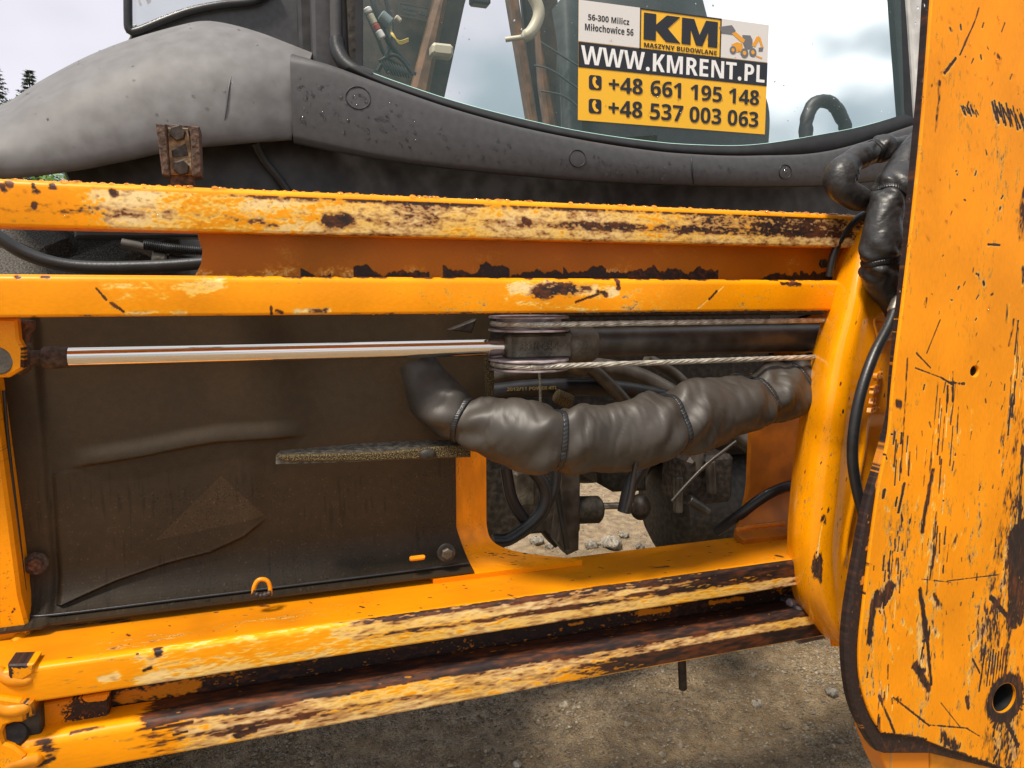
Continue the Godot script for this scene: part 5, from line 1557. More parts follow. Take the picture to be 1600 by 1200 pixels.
	for k in 3:
		st = mb()
		tube(st, spline([Vector3(0.2742, 1.6247, -0.6), Vector3(0.2763, 1.6092, -0.59) + Vector3(0.002 * k, 0, 0), Vector3(0.2907, 1.6006, -0.59) + Vector3(0, -0.003 * k, 0), Vector3(0.3115, 1.6109, -0.6) + Vector3(0, -0.003 * k, 0)], 14), 0.0014, 6)
		part("yellow_wire", st, M.yellow_wire, loom)
	for s in [[Vector3(0.2251, 1.6583, -0.59), Vector3(0.2301, 1.649, -0.59), 0.008, M.white], [Vector3(0.2313, 1.6466, -0.59), Vector3(0.2412, 1.6279, -0.59), 0.007, M.beige], [Vector3(0.2412, 1.6279, -0.59), Vector3(0.2475, 1.6161, -0.59), 0.0075, M.red], [Vector3(0.2475, 1.6161, -0.59), Vector3(0.2564, 1.602, -0.59), 0.008, M.white], [Vector3(0.2537, 1.6501, -0.6), Vector3(0.2745, 1.6348, -0.6), 0.013, M.blue_plug], [Vector3(0.2854, 1.6512, -0.6), Vector3(0.2959, 1.6423, -0.6), 0.006, M.beige]]:
		st = mb()
		rod(st, s[0], s[1], s[2], 0.002, 12)
		part("plug", st, s[3], loom)
	var lt := Vector3(0.3914, 1.7851, -0.93)
	var fr := Transform3D(Basis(Vector3.UP, PI).rotated(Vector3.BACK, deg_to_rad(-4)), lt)
	st = mb()
	XF = Transform3D(fr.basis, lt)
	box(st, Vector3(0, 0, 0), Vector3(0.078, 0.032, 0.0008), 0.0002)
	XF = Transform3D()
	var tag := part("data_label", st, M.brown_dark, loader, "small label read from behind inside the cab")
	for s in [["JCB", -0.022, 0.001, 0.020, 0.011], ["SERIAL NO", 0.012, 0.006, 0.034, 0.006], ["PIN NUMBER", 0.012, -0.005, 0.034, 0.006]]:
		text_part("lettering", s[0], M.seat_grey, tag, Transform3D(fr.basis, fr * Vector3(s[1], s[2], -0.0012)), s[3], s[4], 0.0003)
	for e in [[0.0, 0.0155, 0.078, 0.001], [0.0, -0.0155, 0.078, 0.001], [0.0385, 0.0, 0.001, 0.031], [-0.0385, 0.0, 0.001, 0.031]]:
		st = mb()
		XF = fr
		box(st, Vector3(e[0], e[1], -0.0008), Vector3(e[2], e[3], 0.0006), 0.0001)
		XF = Transform3D()
		part("label_border", st, M.seat_grey, tag)
	# black hose arch standing in the right of the window
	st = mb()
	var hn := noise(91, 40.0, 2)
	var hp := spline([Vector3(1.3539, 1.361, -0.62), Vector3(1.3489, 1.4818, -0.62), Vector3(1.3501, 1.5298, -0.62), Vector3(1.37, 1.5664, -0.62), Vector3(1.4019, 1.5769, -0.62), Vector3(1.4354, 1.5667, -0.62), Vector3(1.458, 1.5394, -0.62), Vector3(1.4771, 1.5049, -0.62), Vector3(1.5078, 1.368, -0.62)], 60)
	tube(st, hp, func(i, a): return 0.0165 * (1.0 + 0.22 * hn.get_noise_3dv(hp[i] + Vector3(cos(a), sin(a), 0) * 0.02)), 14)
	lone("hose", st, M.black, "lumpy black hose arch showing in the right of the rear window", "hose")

# ------------------------------------------------------------------ wheels, axle and the dark works below
func wheel(loader: Node3D, cx: float) -> void:
	var c := Vector3(cx, 0.655, -1.05)
	var st := mb()
	var w := 0.215
	lathe(st, c - Vector3(w, 0, 0), Vector3.RIGHT, [Vector2(0.03, 0.36), Vector2(0.0, 0.42), Vector2(0.0, 0.56), Vector2(0.02, 0.60), Vector2(0.06, 0.625), Vector2(w, 0.64), Vector2(2 * w - 0.06, 0.625), Vector2(2 * w - 0.02, 0.60), Vector2(2 * w, 0.56), Vector2(2 * w, 0.42), Vector2(2 * w - 0.03, 0.36)], 72)
	var ty := part("tyre", st, M.tyre, loader, "grit covered rear tyre")
	for k in 22:
		for s in [-1.0, 1.0]:
			st = mb()
			var a := TAU * (k + (0.5 if s > 0 else 0.0)) / 22
			XF = Transform3D(Basis(Vector3.RIGHT, a), c) * Transform3D(Basis(Vector3.UP, s * 0.7), Vector3(s * 0.10, 0.640, 0))
			prism(st, [Vector2(-0.13, -0.03), Vector2(0.13, -0.045), Vector2(0.12, 0.03), Vector2(-0.12, 0.035)], 0.03, -0.03, 0.008)
			XF = Transform3D()
			part("tread_lug", st, M.tyre, ty)
	st = mb()
	lathe(st, c - Vector3(0.12, 0, 0), Vector3.RIGHT, [Vector2(0, 0), Vector2(0, 0.15), Vector2(0.05, 0.34), Vector2(0.0, 0.37), Vector2(0.24, 0.37), Vector2(0.19, 0.34), Vector2(0.24, 0.15), Vector2(0.24, 0)], 40)
	part("rim", st, M.orange_dirty, loader)

func underside(loader: Node3D) -> void:
	wheel(loader, -0.36)
	wheel(loader, 1.985)
	var st := mb()
	rod(st, Vector3(0.0, 0.655, -1.05), Vector3(1.75, 0.655, -1.05), 0.12, 0.01)
	part("rear_axle", st, M.grime, loader)
	st = mb()
	box(st, Vector3(0.86, 0.93, -0.98), Vector3(1.1, 0.62, 0.4), 0.03)
	part("gearbox_housing", st, M.grime, loader)
	st = mb()
	ball(st, Vector3(0.92, 0.74, -1.02), Vector3(0.24, 0.23, 0.22), 14)
	part("axle_case", st, M.grime, loader)
	# a horizontal jack with bright rod, its strap bracket and the round tank at the right
	st = mb()
	rod(st, Vector3(0.4991, 0.5676, -0.62), Vector3(0.7778, 0.5472, -0.62), 0.034, 0.006, 28)
	part("jack_barrel", st, M.grime, loader, "dark jack barrel low in the opening")
	st = mb()
	rod(st, Vector3(0.7742, 0.5557, -0.62), Vector3(0.8905, 0.5481, -0.62), 0.0085, 0.001, 20)
	part("jack_rod", st, M.steel, loader, "short bright jack rod above the bright gap")
	st = mb()
	ball(st, Vector3(0.8906, 0.5431, -0.62), Vector3(0.026, 0.034, 0.03), 10)
	part("jack_eye", st, M.iron, loader)
	st = mb()
	flat(st, [Vector3(0.5747, 0.7199, -0.4), Vector3(0.623, 0.7163, -0.4), Vector3(0.6207, 0.5368, -0.4), Vector3(0.594, 0.5285, -0.4), Vector3(0.5702, 0.5609, -0.4), Vector3(0.5784, 0.6229, -0.4)], -0.39, -0.43, 0.004)
	part("strap_bracket", st, M.barrel, loader, "dark channel bracket hanging in the opening")
	st = mb()
	tube(st, spline([Vector3(0.544, 0.771, -0.36), Vector3(0.5558, 0.6904, -0.36), Vector3(0.5707, 0.608, -0.36), Vector3(0.584, 0.5539, -0.37)], 20), 0.007, 8)
	part("bracket_cable", st, M.rubber, loader)
	st = mb()
	lathe(st, Vector3(1.0807, 0.4454, -0.85), Vector3.RIGHT, [Vector2(0, 0), Vector2(0, 0.10), Vector2(0.02, 0.135), Vector2(0.10, 0.15), Vector2(0.30, 0.15), Vector2(0.30, 0)], 36)
	part("hub_drum", st, M.grime, loader, "round dark drum at the right of the bright gap")
	st = mb()
	flat(st, [Vector3(1.1189, 0.7251, -1), Vector3(1.1271, 0.3979, -1), Vector3(1.1517, 0.3286, -1), Vector3(1.1809, 0.2748, -1), Vector3(1.8585, 0.1979, -1), Vector3(1.8265, 0.6894, -1)], -0.98, -1.06, 0.02)
	part("hydraulic_tank", st, M.grime, loader)
	st = mb()
	box(st, Vector3(1.0113, 0.6332, -0.55), Vector3(0.13, 0.12, 0.12), 0.01)
	part("valve_block", st, M.iron, loader, "dim valve block in the opening")
	for s in [[Vector3(0.9998, 0.685, -0.48), Vector3(1.0063, 0.6061, -0.48), 0.012], [Vector3(0.9758, 0.7294, -0.5), Vector3(0.9783, 0.6587, -0.5), 0.016], [Vector3(0.935, 0.5995, -0.47), Vector3(0.9889, 0.5631, -0.47), 0.013], [Vector3(0.9074, 0.6558, -0.47), Vector3(0.91, 0.5708, -0.47), 0.011]]:
		st = mb()
		rod(st, s[0], s[1], s[2], 0.002, 12)
		part("fitting", st, M.barrel, loader)
	st = mb()
	flat(st, [Vector3(0.4248, 0.4862, -0.58), Vector3(0.5367, 0.5012, -0.58), Vector3(0.5782, 0.5154, -0.58), Vector3(0.6139, 0.5147, -0.58), Vector3(0.647, 0.4731, -0.58), Vector3(0.7101, 0.5108, -0.58), Vector3(0.7067, 0.7778, -0.58), Vector3(0.4272, 0.7935, -0.58)], -0.58, -0.64, 0.008)
	part("axle_bracket", st, M.grime, loader)
	st = mb()
	box(st, Vector3(0.529, 0.6574, -0.5), Vector3(0.05, 0.08, 0.05), 0.006)
	part("valve_block", st, M.cast, loader)
	st = mb()
	flat(st, [Vector3(0.8009, 0.6856, -0.7), Vector3(0.9498, 0.6755, -0.7), Vector3(0.9566, 0.5567, -0.7), Vector3(0.8581, 0.5618, -0.7), Vector3(0.8133, 0.5897, -0.7)], -0.7, -0.9, 0.01)
	part("axle_bracket", st, M.grime, loader)
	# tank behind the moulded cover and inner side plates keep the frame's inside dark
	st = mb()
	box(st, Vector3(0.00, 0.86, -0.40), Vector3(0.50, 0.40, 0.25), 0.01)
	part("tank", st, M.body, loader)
	# the frame's cross member behind the second rail
	st = mb()
	box(st, Vector3(0.70, 1.085, -0.19), Vector3(0.75, 0.09, 0.03), 0.004)
	part("cross_member", st, M.iron, loader)
	# dim things in the slot beside the tyre
	st = mb()
	rod(st, Vector3(-0.1616, 1.1359, -0.3), Vector3(-0.1396, 1.1332, -0.3), 0.014, 0.003)
	part("hose_fitting", st, M.cast, loader)
	st = mb()
	rod(st, Vector3(-0.1395, 1.1342, -0.3), Vector3(-0.0946, 1.1288, -0.3), 0.010, 0.003)
	part("hose_fitting", st, M.iron, loader)

# ------------------------------------------------------------------ cast swing post
func swing_post() -> void:
	var t := thing("swing_post", "smooth glossy orange casting between the rails and the boom", "swing post casting", Vector3(0.86, 0, 0.0))
	var ctrl := [
		[Vector3(0.9501, 0.4576, -0.01), Vector3(0.94, 0.465, 0.01), Vector3(0.9377, 0.4665, 0.02), Vector3(0.9353, 0.4704, 0.03), Vector3(0.9437, 0.4691, 0.03), Vector3(0.9902, 0.4498, 0)],
		[Vector3(0.9206, 0.4794, -0.02), Vector3(0.906, 0.4951, 0.01), Vector3(0.9009, 0.5072, 0.035), Vector3(0.9065, 0.5109, 0.045), Vector3(0.9216, 0.5086, 0.045), Vector3(0.9742, 0.4938, 0.03)],
		[Vector3(0.8776, 0.5473, -0.03), Vector3(0.8597, 0.5658, 0.01), Vector3(0.8626, 0.5775, 0.04), Vector3(0.8808, 0.581, 0.055), Vector3(0.9097, 0.5751, 0.05), Vector3(0.9713, 0.5619, 0.038)],
		[Vector3(0.8586, 0.6439, -0.03), Vector3(0.8424, 0.6589, 0.01), Vector3(0.8449, 0.6702, 0.045), Vector3(0.8678, 0.6726, 0.06), Vector3(0.9023, 0.6655, 0.05), Vector3(0.9807, 0.6534, 0.04)],
		[Vector3(0.86, 0.7419, -0.03), Vector3(0.8449, 0.7534, 0.01), Vector3(0.8483, 0.7621, 0.045), Vector3(0.8722, 0.7639, 0.06), Vector3(0.9106, 0.758, 0.05), Vector3(1.0013, 0.7476, 0.04)],
		[Vector3(0.8657, 0.8085, -0.03), Vector3(0.8503, 0.8178, 0.01), Vector3(0.8525, 0.825, 0.046), Vector3(0.8771, 0.8262, 0.06), Vector3(0.9243, 0.8199, 0.045), Vector3(1.0214, 0.8113, 0.036)],
		[Vector3(0.8691, 0.8421, -0.03), Vector3(0.8519, 0.8507, 0.012), Vector3(0.8523, 0.8533, 0.05), Vector3(0.8769, 0.8512, 0.064), Vector3(0.9237, 0.8487, 0.049), Vector3(1.0214, 0.8455, 0.04)],
		[Vector3(0.8746, 0.8867, -0.03), Vector3(0.8545, 0.8942, 0.015), Vector3(0.8491, 0.9005, 0.056), Vector3(0.8718, 0.9014, 0.07), Vector3(0.9149, 0.8978, 0.06), Vector3(1.0184, 0.8907, 0.046)],
		[Vector3(0.8912, 0.9704, -0.03), Vector3(0.8713, 0.9746, 0.014), Vector3(0.8629, 0.9779, 0.052), Vector3(0.8829, 0.9785, 0.066), Vector3(0.9222, 0.9769, 0.06), Vector3(1.0254, 0.9729, 0.046)],
		[Vector3(0.9141, 1.0578, -0.03), Vector3(0.8968, 1.0586, 0.01), Vector3(0.8908, 1.0591, 0.042), Vector3(0.9072, 1.0593, 0.056), Vector3(0.9442, 1.059, 0.05), Vector3(1.0335, 1.0583, 0.042)],
		[Vector3(0.9315, 1.1231, -0.03), Vector3(0.9196, 1.1218, 0.005), Vector3(0.9159, 1.121, 0.03), Vector3(0.9292, 1.1207, 0.042), Vector3(0.96, 1.1211, 0.04), Vector3(1.0384, 1.1221, 0.035)],
		[Vector3(0.9566, 1.1754, -0.03), Vector3(0.9432, 1.175, 0), Vector3(0.9398, 1.1759, 0.016), Vector3(0.9478, 1.1775, 0.024), Vector3(0.9791, 1.1785, 0.022), Vector3(1.0524, 1.1805, 0.02)],
		[Vector3(0.9834, 1.2041, -0.03), Vector3(0.9723, 1.203, -0.01), Vector3(0.9694, 1.2031, 0), Vector3(0.9742, 1.2037, 0.006), Vector3(1.0006, 1.2058, 0.004), Vector3(1.0695, 1.2082, 0.002)]]
	post_rows = surface(ctrl, 60, 130)
	for i in post_rows.size():
		for j in post_rows[i].size():
			var p: Vector3 = post_rows[i][j]
			# a sunk panel with a raised rim low on the right
			var u: float = float(j) / (post_rows[i].size() - 1)
			var d := ss(0.715, 0.745, u) * ss(0.640, 0.66, p.y) * (1.0 - ss(0.86, 0.885, p.y))
			var rim := exp(-pow((u - 0.70) / 0.02, 2.0)) * ss(0.62, 0.65, p.y) * (1.0 - ss(0.83, 0.87, p.y))
			post_rows[i][j] = p + Vector3(0, 0, -0.006 * d + 0.005 * rim)
	var st := mb()
	shell(st, post_rows, 0.025)
	var hm := Harm.new(512, 1024, Vector2(0, 0), Vector2(1, 1))
	var q := func(px: float, py: float) -> Vector2: return Vector2(px, py)
	hm.gain = 1.5
	hm.stroke("d", Vector2(0.40, 0.235), Vector2(0.425, 0.225), 0.022, 0.95)
	hm.stroke("d", Vector2(0.43, 0.245), Vector2(0.44, 0.215), 0.018, 0.95)
	hm.stroke("d", Vector2(0.41, 0.335), Vector2(0.43, 0.33), 0.011, 0.9)
	hm.stroke("d", Vector2(0.435, 0.352), Vector2(0.438, 0.350), 0.007, 0.9)
	hm.stroke("c", Vector2(0.415, 0.325), Vector2(0.41, 0.25), 0.006, 0.85)
	hm.stroke("d", Vector2(0.44, 0.565), Vector2(0.445, 0.564), 0.006, 0.9)
	hm.stroke("c", Vector2(0.50, 0.505), Vector2(0.52, 0.492), 0.014, 0.62)
	for k in 26:
		var a := Vector2(rng.randf_range(0.1, 0.95), rng.randf_range(0.05, 0.9))
		hm.stroke("d", a, a + Vector2(0.002, 0.002), 0.004, 0.8)
	var pm := paint(hm, 121, Vector2(0.4, 0.4), Color(0.955, 0.60, 0.02), func(_x, _y): return Vector2(-0.25, -0.3), 0.1, 0.2)
	pm.clearcoat_enabled = true; pm.clearcoat = 0.5; pm.clearcoat_roughness = 0.12
	part("casting", st, pm, t)
	st = mb()
	ball(st, Vector3(0.9227, 1.0709, -0.03), Vector3(0.012, 0.025, 0.02), 10)
	part("side_boss", st, M.orange, t)
	st = mb()
	tube(st, spline([Vector3(0.9415, 1.0077, 0.062), Vector3(0.9356, 1.0334, 0.058), Vector3(0.9388, 1.0395, 0.057), Vector3(0.9594, 1.0372, 0.055), Vector3(0.9807, 1.0347, 0.05), Vector3(0.9855, 1.0083, 0.05), Vector3(0.9468, 1.0066, 0.062)], 50), 0.0022, 8)
	part("raised_ring", st, M.orange, t)
	for s in [["QUE2", Vector3(0.941, 0.9479, 0.067), 0.040, 0.013], ["20/12", Vector3(0.9357, 0.9271, 0.066), 0.038, 0.012], ["4 2", Vector3(0.9333, 0.9072, 0.066), 0.022, 0.011], ["4TK 21", Vector3(0.933, 0.8936, 0.066), 0.040, 0.009]]:
		text_part("raised_lettering", s[0], M.orange, t, Transform3D(Basis(Vector3.UP, deg_to_rad(32)), s[1]), s[2], s[3], 0.006)
	st = mb()
	tube(st, spline([Vector3(0.9041, 1.1094, -0.012), Vector3(0.9063, 1.1432, -0.008), Vector3(0.9189, 1.1768, -0.004), Vector3(0.947, 1.2047, -0.002), Vector3(0.9889, 1.2229, -0.002)], 30), 0.0065, 10)
	part("edge_strip", st, M.rubber, t, "dark strip arching over the casting's shoulder")

# ------------------------------------------------------------------ the battered boom at the right
func boom() -> void:
	var t := thing("digger_boom", "battered orange digger boom standing upright at the right edge", "digger boom", Vector3(0.90, 0.40, 0.23))
	var o := eased([Vector2(0.8058, 1.474), Vector2(0.8049, 1.3675), Vector2(0.8034, 1.2895), Vector2(0.7997, 1.21), Vector2(0.7949, 1.129), Vector2(0.7894, 1.0548), Vector2(0.7845, 0.9964), Vector2(0.7821, 0.9457), Vector2(0.7808, 0.8944), Vector2(0.7711, 0.8387), Vector2(0.7646, 0.7823), Vector2(0.7594, 0.7207), Vector2(0.7553, 0.6583), Vector2(0.7527, 0.6039), Vector2(0.7568, 0.5617), Vector2(0.7671, 0.5272), Vector2(0.7816, 0.4961), Vector2(0.802, 0.4672)], 60)
	o.append_array([Vector2(0.8399, 0.4556), Vector2(0.8839, 0.4397), Vector2(0.9536, 0.404), Vector2(1.0351, 0.3637), Vector2(1.2137, 0.2688), Vector2(1.0508, 1.5058)])
	var c2 := Vector2(1.036, 0.4764)
	var r2 := 0.0235
	var c1 := Vector2(0.9246, 0.9749)
	var rect := Rect2(0.68, 0.32, 0.46, 1.16)
	var st := mb()
	prism(st, o, 0.25, 0.246, 0.0015, [disc(c2, r2, 32), disc(c1, 0.0072, 20)], rect)
	var hm := Harm.new(620, 1560, rect.position, rect.size)
	hm.gain = 1.3
	hm.halo = 0.5
	boom_harm(hm)
	var plate := part("side_plate", st, paint(hm, 131, Vector2(1.0, 0.28), Color(0.945, 0.58, 0.035), func(x, y): return Vector2(0.20 * (1.0 - ss(0.75, 0.95, y)) + 0.06 * sin(x * 60.0) * (1.0 - ss(0.8, 1.0, y)), -0.04 + 0.21 * (1.0 - ss(0.75, 1.0, y)) + 0.16 * ss(0.95, 1.02, x) * (1.0 - ss(0.9, 1.1, y))), 0.15, 0.36, 0.85), t, "scratched orange face of the boom")
	st = mb()
	var eo := eased([Vector2(0.8053, 1.4793), Vector2(0.8062, 1.348), Vector2(0.8031, 1.2604), Vector2(0.8002, 1.1792), Vector2(0.7963, 1.0964), Vector2(0.792, 1.0291), Vector2(0.7898, 0.9608), Vector2(0.7889, 0.9175), Vector2(0.7728, 0.8573), Vector2(0.7555, 0.7969), Vector2(0.7411, 0.7089), Vector2(0.7335, 0.6464), Vector2(0.734, 0.591), Vector2(0.747, 0.528), Vector2(0.7693, 0.4809), Vector2(0.7998, 0.4378), Vector2(0.8332, 0.4268)], 60)
	eo.append_array([Vector2(0.9018, 0.4123), Vector2(1.0545, 0.3503), Vector2(1.2363, 0.2536), Vector2(1.0705, 1.5138)])
	prism(st, eo, 0.2458, 0.234, 0.003, [disc(c2, r2 + 0.001, 32), disc(c1, 0.0078, 20)], rect)
	var he := Harm.new(620, 1560, rect.position, rect.size)
	for s in [[Vector2(0.7996, 1.428), Vector2(0.8022, 1.3979), 0.006], [Vector2(0.8029, 1.3673), Vector2(0.8007, 1.3439), 0.004], [Vector2(0.7771, 0.886), Vector2(0.7684, 0.8171), 0.006], [Vector2(0.7659, 0.7645), Vector2(0.7614, 0.7384), 0.005], [Vector2(0.7556, 0.6988), Vector2(0.755, 0.6926), 0.005], [Vector2(0.7987, 1.21), Vector2(0.7963, 1.1126), 0.002]]: he.stroke("d", s[0], s[1], s[2], -0.6)
	part("plate_edge", st, paint(he, 132, Vector2(1, 0.6), Color(0.80, 0.50, 0.16), func(_x, _y): return Vector2(0.3, 1.0), -0.25, 0.4), t, "dark worn edge of the boom's face")
	st = mb()
	lathe(st, Vector3(c2.x, c2.y, 0.249), Vector3(0, 0, -1), [Vector2(0, r2 + 0.001), Vector2(0.0, r2 - 0.0002), Vector2(0.004, r2 - 0.0002)], 40)
	part("pivot_bush", st, M.orange, t, "painted inside of the large pivot hole")
	st = mb()
	lathe(st, Vector3(c2.x, c2.y, 0.2452), Vector3(0, 0, -1), [Vector2(0, r2 - 0.0006), Vector2(0.085, r2 - 0.0006), Vector2(0.085, 0)], 40)
	part("pivot_bore", st, M.black, t)
	st = mb()
	prism(st, [Vector2(0.8125, 0.4659), Vector2(0.9056, 0.4372), Vector2(0.9172, 0.3075), Vector2(0.873, 0.3182), Vector2(0.8214, 0.4108), Vector2(0.8018, 0.4543)], 0.238, 0.20, 0.002, [], Rect2(0.70, 0.44, 0.14, 0.12))
	hm = Harm.new(220, 200, Vector2(0.70, 0.44), Vector2(0.14, 0.12))
	hm.stroke("d", Vector2(0.8935, 0.4356), Vector2(0.9055, 0.3824), 0.010, 0.95)
	hm.stroke("d", Vector2(0.8723, 0.428), Vector2(0.8953, 0.4151), 0.014, 0.8)
	hm.stroke("d", Vector2(0.8295, 0.4131), Vector2(0.898, 0.3841), 0.011, 0.8)
	hm.stroke("c", Vector2(0.8793, 0.3882), Vector2(0.8985, 0.3789), 0.007, 0.8)
	part("lower_plate", st, paint(hm, 133, Vector2(1, 1), Color(0.86, 0.50, 0.10), func(_x, _y): return Vector2(0.2, 0.2)), t, "duller orange plate below the boom's face")
	st = mb()
	prism(st, [Vector2(0.9097, 0.4323), Vector2(1.2532, 0.2512), Vector2(1.2615, 0.1892), Vector2(0.9239, 0.2745)], 0.236, 0.20, 0.002)
	part("lower_plate", st, M.orange, t)
	st = mb()
	prism(st, [Vector2(0.9479, 1.5201), Vector2(1.0646, 0.4451), Vector2(1.2699, 0.4065), Vector2(1.1157, 1.5428)], 0.2215, 0.16, 0.002)
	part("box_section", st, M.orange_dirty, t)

func boom_harm(hm: Harm) -> void:
	var D := "d"
	var C := "c"
	# long thin scratches high up
	hm.stroke(D, Vector2(0.8845, 1.444), Vector2(0.8787, 1.4262), 0.0014, 1.0)
	hm.stroke(D, Vector2(0.8787, 1.4262), Vector2(0.8578, 1.3835), 0.0015, 1.0)
	hm.stroke(D, Vector2(0.8508, 1.3781), Vector2(0.8343, 1.3594), 0.0022, 1.0)
	hm.stroke(D, Vector2(0.9306, 1.4304), Vector2(0.9262, 1.4189), 0.0012, 0.9)
	hm.stroke(D, Vector2(0.8941, 1.4264), Vector2(0.8924, 1.4207), 0.0012, 0.9)
	hm.stroke(D, Vector2(0.8811, 1.381), Vector2(0.8783, 1.3752), 0.0012, 0.9)
	hm.stroke(D, Vector2(0.8388, 1.4133), Vector2(0.8412, 1.4112), 0.0035, 0.62)
	hm.stroke(D, Vector2(0.9179, 1.391), Vector2(0.9287, 1.3856), 0.004, 0.58)
	hm.stroke(D, Vector2(0.8268, 1.3478), Vector2(0.826, 1.2871), 0.0035, 0.50)
	# hatch-like scuffs
	for k in 9:
		hm.stroke(D, Vector2(0.8661, 1.3211) + Vector2(0.0032 * k, 0.003 * sin(k * 3.0)), Vector2(0.8725, 1.312) + Vector2(0.0030 * k, -0.002 * sin(k * 2.0)), 0.0014, 0.72)
	for k in 14:
		hm.stroke(D, Vector2(0.9188, 1.33) + Vector2(0.0042 * k, -0.0006 * k + 0.004 * sin(k * 2.3)), Vector2(0.929, 1.3097) + Vector2(0.0044 * k, -0.0008 * k + 0.005 * sin(k * 4.1)), 0.0020, 0.74)
	hm.stroke(D, Vector2(0.9921, 1.2183), Vector2(0.9894, 1.1581), 0.008, 0.6)
	hm.stroke(D, Vector2(0.9314, 1.1465), Vector2(0.9525, 1.1461), 0.0018, 0.9)
	for k in 60:
		var p := Vector2(rng.randf_range(0.79, 1.05), rng.randf_range(0.95, 1.44))
		hm.stroke(D, p, p + Vector2(rng.randf_range(-0.003, 0.003), rng.randf_range(-0.006, 0.0)), rng.randf_range(0.0008, 0.0024), rng.randf_range(0.55, 0.85))
	# pencil-thin wanderings in the middle
	hm.stroke(D, Vector2(0.8558, 1.0458), Vector2(0.8364, 1.0018), 0.0012, 1.0)
	hm.stroke(D, Vector2(0.8187, 1.0023), Vector2(0.8449, 0.9818), 0.0015, 1.0)
	hm.stroke(D, Vector2(0.8182, 0.9827), Vector2(0.8641, 0.9682), 0.0012, 0.9)
	hm.stroke(D, Vector2(0.8641, 0.9682), Vector2(0.888, 0.9568), 0.0020, 0.9)
	hm.stroke(D, Vector2(0.8808, 0.9606), Vector2(0.9065, 0.9579), 0.0026, 0.8)
	hm.stroke(D, Vector2(0.8778, 0.9555), Vector2(0.8788, 0.9326), 0.0026, 0.95)
	hm.stroke(D, Vector2(0.8913, 0.9584), Vector2(0.8883, 0.9055), 0.0012, 0.75)
	hm.stroke(D, Vector2(0.8602, 0.9614), Vector2(0.8556, 0.8364), 0.0012, 0.72)
	hm.stroke(D, Vector2(0.7915, 0.9367), Vector2(0.8049, 0.9327), 0.006, 0.58)
	hm.stroke(D, Vector2(0.804, 0.9959), Vector2(0.8059, 0.8403), 0.002, 0.55)
	hm.stroke(D, Vector2(0.8299, 1.0747), Vector2(0.8288, 1.0629), 0.0022, 0.7)
	hm.stroke(D, Vector2(0.9745, 1.0656), Vector2(0.9761, 1.04), 0.0035, 0.62)
	hm.stroke(D, Vector2(0.9902, 1.0443), Vector2(0.9845, 1.0088), 0.0030, 0.58)
	hm.stroke(D, Vector2(0.9992, 1.1148), Vector2(1.0037, 1.0973), 0.006, 0.62)
	# lower half: gouges and torn paint
	hm.stroke(D, Vector2(0.8127, 0.8256), Vector2(0.8058, 0.7871), 0.0026, 1.0)
	hm.stroke(D, Vector2(0.7791, 0.8197), Vector2(0.7777, 0.8093), 0.0030, 0.9)
	hm.stroke(D, Vector2(0.861, 0.8404), Vector2(0.8502, 0.7556), 0.0055, 0.85)
	hm.stroke(C, Vector2(0.8723, 0.817), Vector2(0.8645, 0.6849), 0.0100, 0.62)
	hm.stroke(D, Vector2(0.8733, 0.7806), Vector2(0.874, 0.6837), 0.0030, 0.66)
	hm.stroke(D, Vector2(0.8531, 0.6706), Vector2(0.8738, 0.5941), 0.0050, 0.95)
	hm.stroke(D, Vector2(0.8738, 0.5941), Vector2(0.8872, 0.5245), 0.0036, 0.95)
	hm.stroke(C, Vector2(0.8479, 0.6638), Vector2(0.8682, 0.5375), 0.0085, 0.60)
	hm.stroke(D, Vector2(0.8545, 0.5591), Vector2(0.8828, 0.5194), 0.0075, 0.85)
	hm.stroke(D, Vector2(0.85, 0.5579), Vector2(0.8719, 0.5484), 0.0050, 0.7)
	hm.stroke(D, Vector2(0.8008, 0.6839), Vector2(0.7805, 0.6593), 0.0090, 0.66)
	hm.stroke(D, Vector2(0.7736, 0.663), Vector2(0.7678, 0.6071), 0.0065, 0.95)
	hm.stroke(D, Vector2(0.7768, 0.678), Vector2(0.7741, 0.6556), 0.0060, 0.8)
	for k in 5:
		hm.stroke(D, Vector2(0.7918, 0.6851) + Vector2(0.0036 * k, -0.001), Vector2(0.7898, 0.6534) + Vector2(0.0032 * k, 0.004 * k), 0.0022, 0.95)
	hm.stroke(C, Vector2(0.828, 0.6275), Vector2(0.8432, 0.6102), 0.0090, 0.62)
	hm.stroke(C, Vector2(0.8856, 0.6075), Vector2(0.8937, 0.5967), 0.0085, 0.60)
	hm.stroke(C, Vector2(0.822, 0.5891), Vector2(0.8339, 0.5834), 0.0080, 0.56)
	hm.stroke(D, Vector2(0.8809, 0.6593), Vector2(0.897, 0.6382), 0.0055, 0.5)
	hm.stroke(C, Vector2(0.8754, 0.6554), Vector2(0.8946, 0.6385), 0.0090, 0.52)
	hm.stroke(D, Vector2(0.9147, 0.7413), Vector2(0.9046, 0.722), 0.0040, 0.62)
	hm.stroke(C, Vector2(0.9204, 0.7435), Vector2(0.9084, 0.7196), 0.0070, 0.55)
	hm.stroke(D, Vector2(0.793, 0.5243), Vector2(0.8253, 0.4625), 0.0030, 0.85)
	hm.stroke(C, Vector2(0.7905, 0.5276), Vector2(0.817, 0.4796), 0.0075, 0.55)
	hm.stroke(D, Vector2(0.8186, 0.5177), Vector2(0.8892, 0.4614), 0.0018, 1.0)
	hm.stroke(D, Vector2(0.8211, 0.5153), Vector2(0.8306, 0.5116), 0.0045, 0.8)
	hm.stroke(D, Vector2(0.8916, 0.4619), Vector2(0.965, 0.4423), 0.0018, 0.75)
	hm.stroke(D, Vector2(0.9081, 0.4932), Vector2(0.9494, 0.4474), 0.0010, 0.9)
